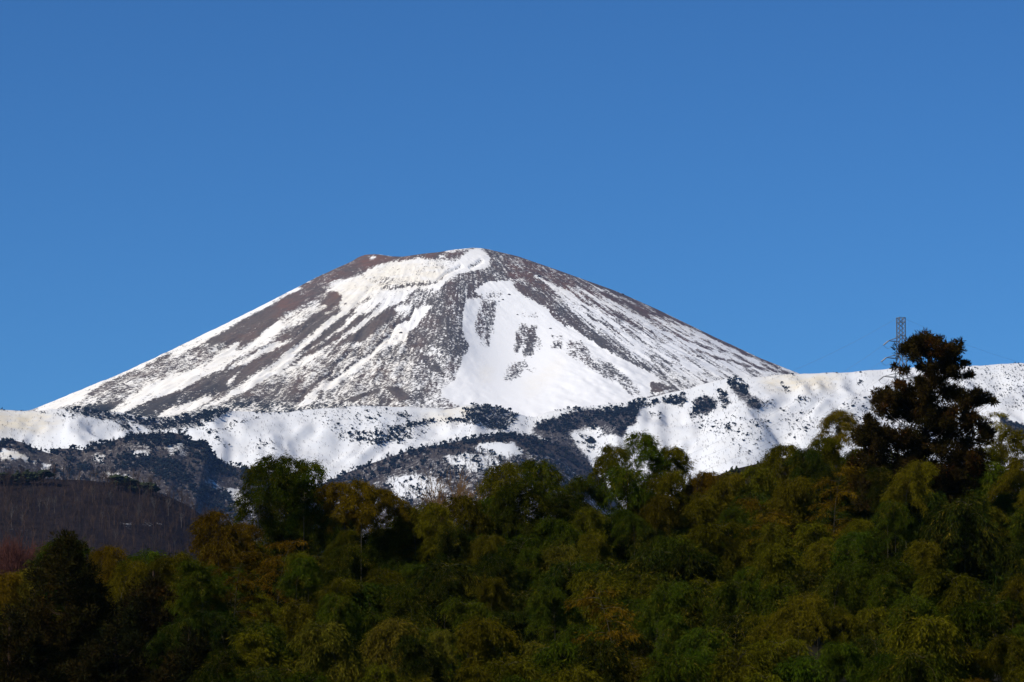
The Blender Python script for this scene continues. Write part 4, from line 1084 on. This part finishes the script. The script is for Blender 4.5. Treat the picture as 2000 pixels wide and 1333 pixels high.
def cedar(name, label, clumps, trunk, Y, depth, col, seed, dens=1.0, leaf=(0.15, 0.29), group=None, rm=1.18, fill=False, red=0.0):
    """clumps (bearing, elevation, radius) surveyed on the near face; more fill the crown's depth"""
    rng = np.random.default_rng(seed)
    tx, ty, _ = [float(q) for q in at(trunk[0][0], trunk[0][1], Y)]
    gz = float(G(tx, ty)) - 0.2
    e = empty(name, (tx, ty, gz), label, 'tree', group)
    m = Y / FPX
    LP, LD, LQ, limbs = [], [], [], []
    tp = [np.array(at(a, b, Y), float) for a, b in trunk]
    tp.append(np.array((tx, ty, gz)))
    tp = np.array(tp[::-1])
    extra = []; nfill = 0.5 if fill else 0.0
    for i, (u, v, r) in enumerate(clumps):
        for (u2, v2, r2) in clumps[i + 1:]:
            dd = math.hypot(u - u2, v - v2)
            if 0.9 * (r + r2) < dd < 1.7 * (r + r2) and abs(v - v2) < abs(u - u2) and min(r, r2) > 8 and rng.random() < nfill: extra.append(((u + u2) / 2, (v + v2) / 2, 0.42 * (r + r2)))
    for (u, v, r) in list(clumps) + extra:
        for k in range(3):
            off = (0, -1, 1)[k] * depth * (0.25 + 0.75 * rng.random()) * (0 if k == 0 and r * m < 0.3 else 1)
            if k == 0: off = rng.normal(0, depth * 0.35)
            if k and rng.random() < 0.35: continue
            c = np.array(at(u + (rng.normal(0, r * 0.4) if k else 0), v + (rng.normal(0, r * 0.3) if k else 0), Y + off), float)
            R = r * m * rm * (1.0 if k == 0 else 0.9)
            n = int(max(50, 255 * R / 0.38) * dens)
            P, D, q = needle_clump(rng, c, R, n)
            LP.append(P); LD.append(D); LQ.append(q)
            j = np.argmin(np.abs(tp[:, 2] - (c[2] - 0.5 * np.hypot(c[0] - tx, c[1] - ty))))
            zz = float(np.clip(c[2] - 0.45 * np.hypot(c[0] - tx, c[1] - ty), tp[0, 2] + 1, tp[-1, 2]))
            a = np.array([np.interp(zz, tp[:, 2], tp[:, 0]), np.interp(zz, tp[:, 2], tp[:, 1]), zz])
            mid = (a + c) / 2 + np.array((0, 0, -0.12 * np.linalg.norm(c - a)))
            limbs.append(tube([a, mid, c], 0.028, 0.009, 3))
    LP = np.concatenate(LP) - (tx, ty, gz); LD = np.concatenate(LD); n = len(LP)
    V, F = leaves(LP, LD, rng.uniform(*leaf, n), rng.uniform(0.020, 0.036, n), rng)
    lf = np.clip(red + rng.random(n) * 0.55 + 0.75 * (fbm(LP[:, 0] * 1.1, LP[:, 2] * 1.1 + LP[:, 1], seed, 2) + 0.35), 0, 1)
    fol = mesh_np('foliage', V, F, {'leaf': np.repeat(lf, 4), 'shade': np.repeat(rng.random(n), 4)}, False)
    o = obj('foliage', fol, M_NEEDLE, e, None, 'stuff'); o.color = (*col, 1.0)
    tv, tf = tube(tp - np.array((tx, ty, gz)), 0.24, 0.05, 8)
    obj('trunk', mesh_np('trunk', tv, tf), M_BARK, e)
    lv, lf2 = join(limbs)
    obj('limbs', mesh_np('limbs', lv - np.array((tx, ty, gz)), lf2), M_BARK, e, None, 'stuff')
    return e

def C4c(*t): return [(1650 + a / 3.25, 590 + b / 3.25, r / 3.25) for a, b, r in t]
RIGHT = C4c((520, 240, 52), (460, 262, 46), (575, 255, 44), (405, 290, 50), (362, 312, 38), (500, 315, 55), (440, 335, 42), (585, 330, 46), (672, 290, 48), (722, 305, 32), (640, 350, 44), (700, 372, 36), (690, 425, 28), (482, 412, 26), (765, 398, 22), (790, 465, 22), (715, 475, 26), (318, 412, 20), (366, 436, 28), (580, 425, 46), (540, 468, 46), (610, 490, 46), (655, 440, 30), (560, 530, 50), (480, 520, 42), (440, 560, 46), (350, 528, 34), (280, 552, 14), (230, 582, 36), (285, 602, 44), (205, 640, 36), (240, 690, 46), (330, 640, 54), (400, 605, 54), (500, 620, 56), (600, 600, 54), (690, 590, 52), (770, 588, 42), (840, 590, 38), (898, 602, 34), (930, 632, 20), (860, 640, 34), (780, 655, 44), (720, 700, 46), (640, 690, 54), (560, 700, 54), (470, 680, 46), (400, 700, 46), (300, 720, 44), (150, 770, 40), (120, 820, 44), (205, 820, 50), (100, 880, 44), (190, 900, 54), (285, 862, 54), (360, 850, 50), (440, 845, 52), (530, 850, 60), (640, 800, 54), (700, 770, 44), (700, 850, 54), (860, 780, 52), (900, 822, 44), (830, 862, 46), (770, 905, 46), (90, 985, 56), (200, 985, 62), (300, 970, 62), (400, 950, 62), (500, 960, 62), (600, 940, 62), (700, 960, 62), (800, 970, 54), (850, 1005, 46), (60, 1050, 50), (150, 1070, 60), (260, 1070, 60), (360, 1060, 60), (460, 1070, 60), (560, 1060, 60), (660, 1060, 60), (760, 1070, 60), (840, 1090, 50), (540, 775, 36), (470, 760, 34), (80, 1150, 60), (200, 1160, 60), (320, 1160, 64), (440, 1160, 64), (560, 1160, 64), (680, 1160, 60), (780, 1170, 56), (140, 1260, 60), (280, 1260, 64), (420, 1260, 64), (560, 1260, 64), (680, 1260, 60))
cedar('cedar_tree', 'tall dark cedar with reddish brown winter foliage in front of the pylon', RIGHT, [(1812, 668), (1814, 720), (1810, 800), (1805, 900), (1800, 1000)], 238, 1.7, (0.024, 0.021, 0.005), 61, fill=True, rm=1.16)
rl = np.random.default_rng(3)
def cone_clumps(u0, v0, v1, half, n, power=0.8):
    out = [(u0, v0 + 10, 9), (u0 + 3, v0 + 26, 14)]
    for i in range(n):
        t = ((i + 0.5) / n) ** 0.65
        v = v0 + 20 + (v1 - v0 - 20) * t
        w = half * t ** power
        out.append((u0 + (rl.random() * 2 - 1) * w, v, 13 + 9 * rl.random() + 5 * t))
    return out
cedar('cedar_tree', 'wide dark cedar with pointed tip near the left edge', cone_clumps(132, 1036, 1400, 150, 150, 0.62), [(132, 1045), (132, 1150), (132, 1300)], 190, 1.8, (0.017, 0.018, 0.004), 62, 0.46, red=-0.28)  # left cedars: the shade over this corner is put into darker needle colours
cedar('cedar_tree', 'cedar coloured nearly black as deep shade right of the pointed left cedar', cone_clumps(300, 1112, 1420, 100, 90, 0.6), [(300, 1116), (300, 1200), (300, 1320)], 186, 1.5, (0.012, 0.014, 0.004), 63, 0.46, red=-0.3)
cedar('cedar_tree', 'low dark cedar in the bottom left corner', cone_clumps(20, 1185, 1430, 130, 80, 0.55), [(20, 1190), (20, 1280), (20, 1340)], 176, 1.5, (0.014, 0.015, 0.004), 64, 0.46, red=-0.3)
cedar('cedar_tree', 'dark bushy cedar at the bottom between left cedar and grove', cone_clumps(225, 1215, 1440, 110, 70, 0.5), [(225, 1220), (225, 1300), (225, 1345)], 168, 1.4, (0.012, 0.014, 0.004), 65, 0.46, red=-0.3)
cedar('cedar_tree', 'small cedar darkened as in shade at the bottom where the bamboo begins', cone_clumps(370, 1228, 1440, 80, 50, 0.5), [(370, 1232), (370, 1300), (370, 1345)], 166, 1.3, (0.011, 0.014, 0.004), 66, 0.46, red=-0.3)

# ------------------------------------------------------------------ bare trees of the near slope
def bare_branching(rng, P, D, L, r, depth, out, up=0.15, spread=0.55):
    n = 4
    pts = [P]
    d = D / np.linalg.norm(D)
    for i in range(n):
        d = d + rng.normal(0, 0.10, 3) + np.array((0, 0, up * 0.2)); d /= np.linalg.norm(d)
        pts.append(pts[-1] + d * L / n)
    out.append(tube(pts, r, r * 0.55, 4 if depth > 1 else 3))
    if depth == 0: return
    for k in range(4 if depth > 1 else 5):
        t = 0.35 + 0.65 * rng.random()
        p = pts[min(int(t * n), n - 1)] + (pts[min(int(t * n) + 1, n)] - pts[min(int(t * n), n - 1)]) * (t * n % 1)
        nd = d + rng.normal(0, spread, 3) + np.array((0, 0, up))
        bare_branching(rng, p, nd, L * (0.5 + 0.25 * rng.random()), r * 0.5, depth - 1, out, up, spread)

def bare_tree(name, u, v, Y, H, mat, label, seed, stems=1, depth=3, up=0.2, spread=0.55, group=None):
    rng = np.random.default_rng(seed)
    x, y, z = [float(q) for q in at(u, v, Y)]
    base = z - H
    e = empty(name, (x, y, base), label, 'bare tree', group)
    tr, tw = [], []
    for s_ in range(stems):
        a = rng.random() * 6.28
        tips = [np.array((0, 0, 0.0)), np.array((0.1 * s_ * math.cos(a), 0.1 * s_ * math.sin(a), H * 0.25)), np.array((0.35 * math.cos(a) * s_, 0.35 * math.sin(a) * s_, H * 0.5))]
        tr.append(tube(tips, 0.012 * H, 0.007 * H, 6))
        for k in range(8 if mat is not M_RED else 14):
            p = tips[1] + (tips[2] - tips[1]) * min(1, 0.3 + 0.1 * k + 0.1 * rng.random())
            bare_branching(rng, p, np.array((rng.normal(0, 0.6), rng.normal(0, 0.6), 0.9)), H * 0.27, (0.0045 if mat is not M_RED else 0.007) * H, depth - 1, tw, up, spread)
    tv, tf = join(tr); obj('trunk', mesh_np('trunk', tv, tf), mat, e)
    bv, bf = join(tw); obj('branches', mesh_np('branches', bv, bf, {'tint': rng.random(len(bv))}), mat, e, None, 'stuff')
    return e
bare_tree('bare_tree', 872, 884, 246, 8.2, M_TAN, 'bare tan twigged tree on the skyline before the wooded spur', 71, 2, 3, 0.2, 0.6)
bare_tree('bare_tree', 838, 905, 248, 7.5, M_TAN, 'bare tan tree just left of the bigger skyline one', 72, 1, 3, 0.2, 0.6)
bare_tree('bare_tree', 935, 900, 250, 8.0, M_TAN, 'thin bare tan tree beside the left of the centre bamboo pair', 73, 1, 3, 0.3, 0.4)
for i, (u_, v_, tx) in enumerate(((40, 1038, 'largest red twigged bare tree behind the left cedar'), (5, 1050, 'red twigged bare tree cut by the left edge'), (80, 1052, 'red twigged bare tree touching the left cedar'), (20, 1075, 'low red twigged bare tree at the left edge'))):
    bare_tree('red_twig_tree', u_, v_, 420 + 12 * i, 11.0, M_RED, tx, 80 + i, 3, 3, 0.4, 0.45, 'red twigged bare trees at left')

# ------------------------------------------------------------------ pylon and power lines
ARMS = {}
def pylon():
    Y = 700.0
    m = Y / FPX
    bx, by, bz0 = [float(q) for q in at(1761, 760, Y)]
    zt = float(at(1761, 621, Y)[2])
    base = float(at(1761, 935, Y)[2])
    H = zt - base
    e = empty('transmission_pylon', (bx, by, base), 'grey steel lattice power pylon partly hidden behind the cedar', 'pylon')
    e.rotation_euler = (0, 0, math.radians(24))
    unit = mesh_np('strut', *[np.asarray(q) for q in ([(-.5, -.5, 0), (.5, -.5, 0), (.5, .5, 0), (-.5, .5, 0), (-.5, -.5, 1), (.5, -.5, 1), (.5, .5, 1), (-.5, .5, 1)], [(0, 3, 2, 1), (4, 5, 6, 7), (0, 1, 5, 4), (1, 2, 6, 5), (2, 3, 7, 6), (3, 0, 4, 7)])], None, False)
    unit.materials.append(M_STEEL)
    def bar(nm, a, b, t, parent=e):
        a = Vector(a); b = Vector(b); d = b - a
        o = obj(nm, unit, None, parent)
        o.matrix_local = Matrix.LocRotScale(a, d.to_track_quat('Z', 'Y'), Vector((t, t, d.length)))
        return o
    hw = lambda z: 0.56 + max(0, (H - z - 5.5)) * 0.048
    cs = [(-1, -1), (1, -1), (1, 1), (-1, 1)]
    for c in cs: bar('leg', (c[0] * hw(0), c[1] * hw(0), 0), (c[0] * hw(H - 5.5), c[1] * hw(H - 5.5), H - 5.5), 0.11); 
    for c in cs: bar('upper_leg', (c[0] * hw(H - 5.5), c[1] * hw(H - 5.5), H - 5.5), (c[0] * 0.56, c[1] * 0.56, H), 0.10)
    z = H; k = 0
    while z > H * 0.30:
        st = 0.78 if z > H - 6 else 1.1 + (H - z) * 0.04
        z2 = z - st
        for i in range(4):
            a, b = cs[i], cs[(i + 1) % 4]
            w1, w2 = hw(z), hw(z2)
            bar('brace', (a[0] * w2, a[1] * w2, z2), (b[0] * w1, b[1] * w1, z), 0.085)
            if k < 2 or k % 4 == 0: bar('brace', (a[0] * w1, a[1] * w1, z), (b[0] * w1, b[1] * w1, z), 0.07)
        z = z2; k += 1
    ends = []
    for zi, (va, ln) in enumerate(((668, 1.9), (701, 2.3), (738, 2.7))):
        za = float(at(1761, va, Y)[2]) - base
        for sgn in (-1, 1):
            w = hw(za)
            tip = (sgn * (w + ln), 0.0, za + 0.05)
            tri = [tube([q, tip], 0.055, 0.045, 4) for q in ((sgn * w, -w, za), (sgn * w, w, za), (sgn * w, -w, za + 0.75), (sgn * w, w, za + 0.75))]
            av, af = join(tri)
            arm = obj('cross_arm', mesh_np('cross_arm', av, af, None, False), M_STEEL, e)
            ARMS[(zi, sgn)] = arm
            ends.append((zi, sgn, tip))
    return e, ends, (bx, by, base), H
PY, ENDS, PB, PH = pylon()

def lathe_string(a, b, n=9):
    """a string of porcelain discs"""
    a = np.array(a, float); b = np.array(b, float); ps = []
    for i in range(n):
        c0 = a + (b - a) * (i + 0.1) / n; c1 = a + (b - a) * (i + 0.55) / n; c2 = a + (b - a) * (i + 1.0) / n
        ps.append(tube([c0, c1], 0.04, 0.12, 7)); ps.append(tube([c1, c2], 0.12, 0.04, 7))
    return join(ps)

rotz = math.radians(24)
def w_pt(tip):
    c, s_ = math.cos(rotz), math.sin(rotz)
    return np.array((PB[0] + tip[0] * c - tip[1] * s_, PB[1] + tip[0] * s_ + tip[1] * c, PB[2] + tip[2]))
def local(p):
    d = np.array(p) - PB; c, s_ = math.cos(-rotz), math.sin(-rotz)
    return np.array((d[0] * c - d[1] * s_, d[0] * s_ + d[1] * c, d[2]))
def line_to(a, b, sag, n=40):
    t = np.linspace(0, 1, n)[:, None]
    P = np.array(a) * (1 - t) + np.array(b) * t
    P[:, 2] -= (sag * 4 * t * (1 - t))[:, 0]
    return P
def cable(P, label):
    v, f = tube(P, 0.010, 0.010, 4)
    o = obj('power_line', mesh_np('power_line', v, f), M_CABLE)
    return tag(o, label, 'power line', 'power lines strung from the pylon')
WORD = {0: 'upper', 1: 'middle', 2: 'lowest'}
FARL = {0: (1335, 893), 1: (1345, 905), 2: (1360, 925)}
for zi, sgn, tip in ENDS:
    a = w_pt(tip)
    if sgn < 0:
        b = np.array([float(q) for q in at(*FARL[zi], 640)])
        side = 'left'
    else:
        b = np.array([float(q) for q in at(2300 + 40 * zi, 905 + 60 * zi, 980)])
        side = 'right'
    d = (b - a) / np.linalg.norm(b - a)
    d0 = d + np.array((0, 0, -0.12)); d0 /= np.linalg.norm(d0)
    ie = a + d0 * 2.1
    v, f = lathe_string(local(a), local(ie))
    obj('insulator', mesh_np('insulator', v, f), M_INSUL, ARMS[(zi, sgn)])
    cable(line_to(ie, b, 1.1 if sgn < 0 else 4.0), '%s cable running from the pylon down to the %s' % (WORD[zi], side))
    if sgn < 0:                                     # the slack loop that passes under the arm
        q = local(ie); r_ = local(a + np.array((1.0, 0.8, -0.35)))
        v, f = tube(line_to(q, r_, 0.75, 12), 0.025, 0.025, 4)
        obj('jumper_cable', mesh_np('jumper_cable', v, f), M_CABLE, ARMS[(zi, sgn)])
topl = w_pt((-0.56, 0, PH)); topr = w_pt((0.56, 0, PH))
cable(line_to(topl, [float(q) for q in at(1490, 748, 660)], 0.6), 'thin earth wire running from the pylon top to the left')
cable(line_to(topr, [float(q) for q in at(2120, 735, 900)], 1.5), 'thin earth wire running from the pylon top to the right')

# ------------------------------------------------------------------ haze
def haze():
    me = bpy.data.meshes.new('haze')
    x0, x1, y0, y1, z0, z1 = -31000, 31000, -3200, 31000, -60, 1475
    V = [(x0, y0, z0), (x1, y0, z0), (x1, y1, z0), (x0, y1, z0), (x0, y0, z1), (x1, y0, z1), (x1, y1, z1), (x0, y1, z1)]
    me.from_pydata(V, [], [(0, 3, 2, 1), (4, 5, 6, 7), (0, 1, 5, 4), (1, 2, 6, 5), (2, 3, 7, 6), (3, 0, 4, 7)])
    m = bpy.data.materials.new('haze'); m.use_nodes = True
    t = m.node_tree; t.nodes.clear()
    out = t.nodes.new('ShaderNodeOutputMaterial'); v = t.nodes.new('ShaderNodeVolumePrincipled')
    v.inputs['Color'].default_value = (0.25, 0.48, 1.0, 1)
    v.inputs['Density'].default_value = 1.3e-5
    t.links.new(v.outputs[0], out.inputs['Volume'])
    me.materials.append(m)
    o = obj('haze', me, None, None, None, 'stuff')
    tag(o, 'thin bluish air lying over the whole view', 'haze')
haze()
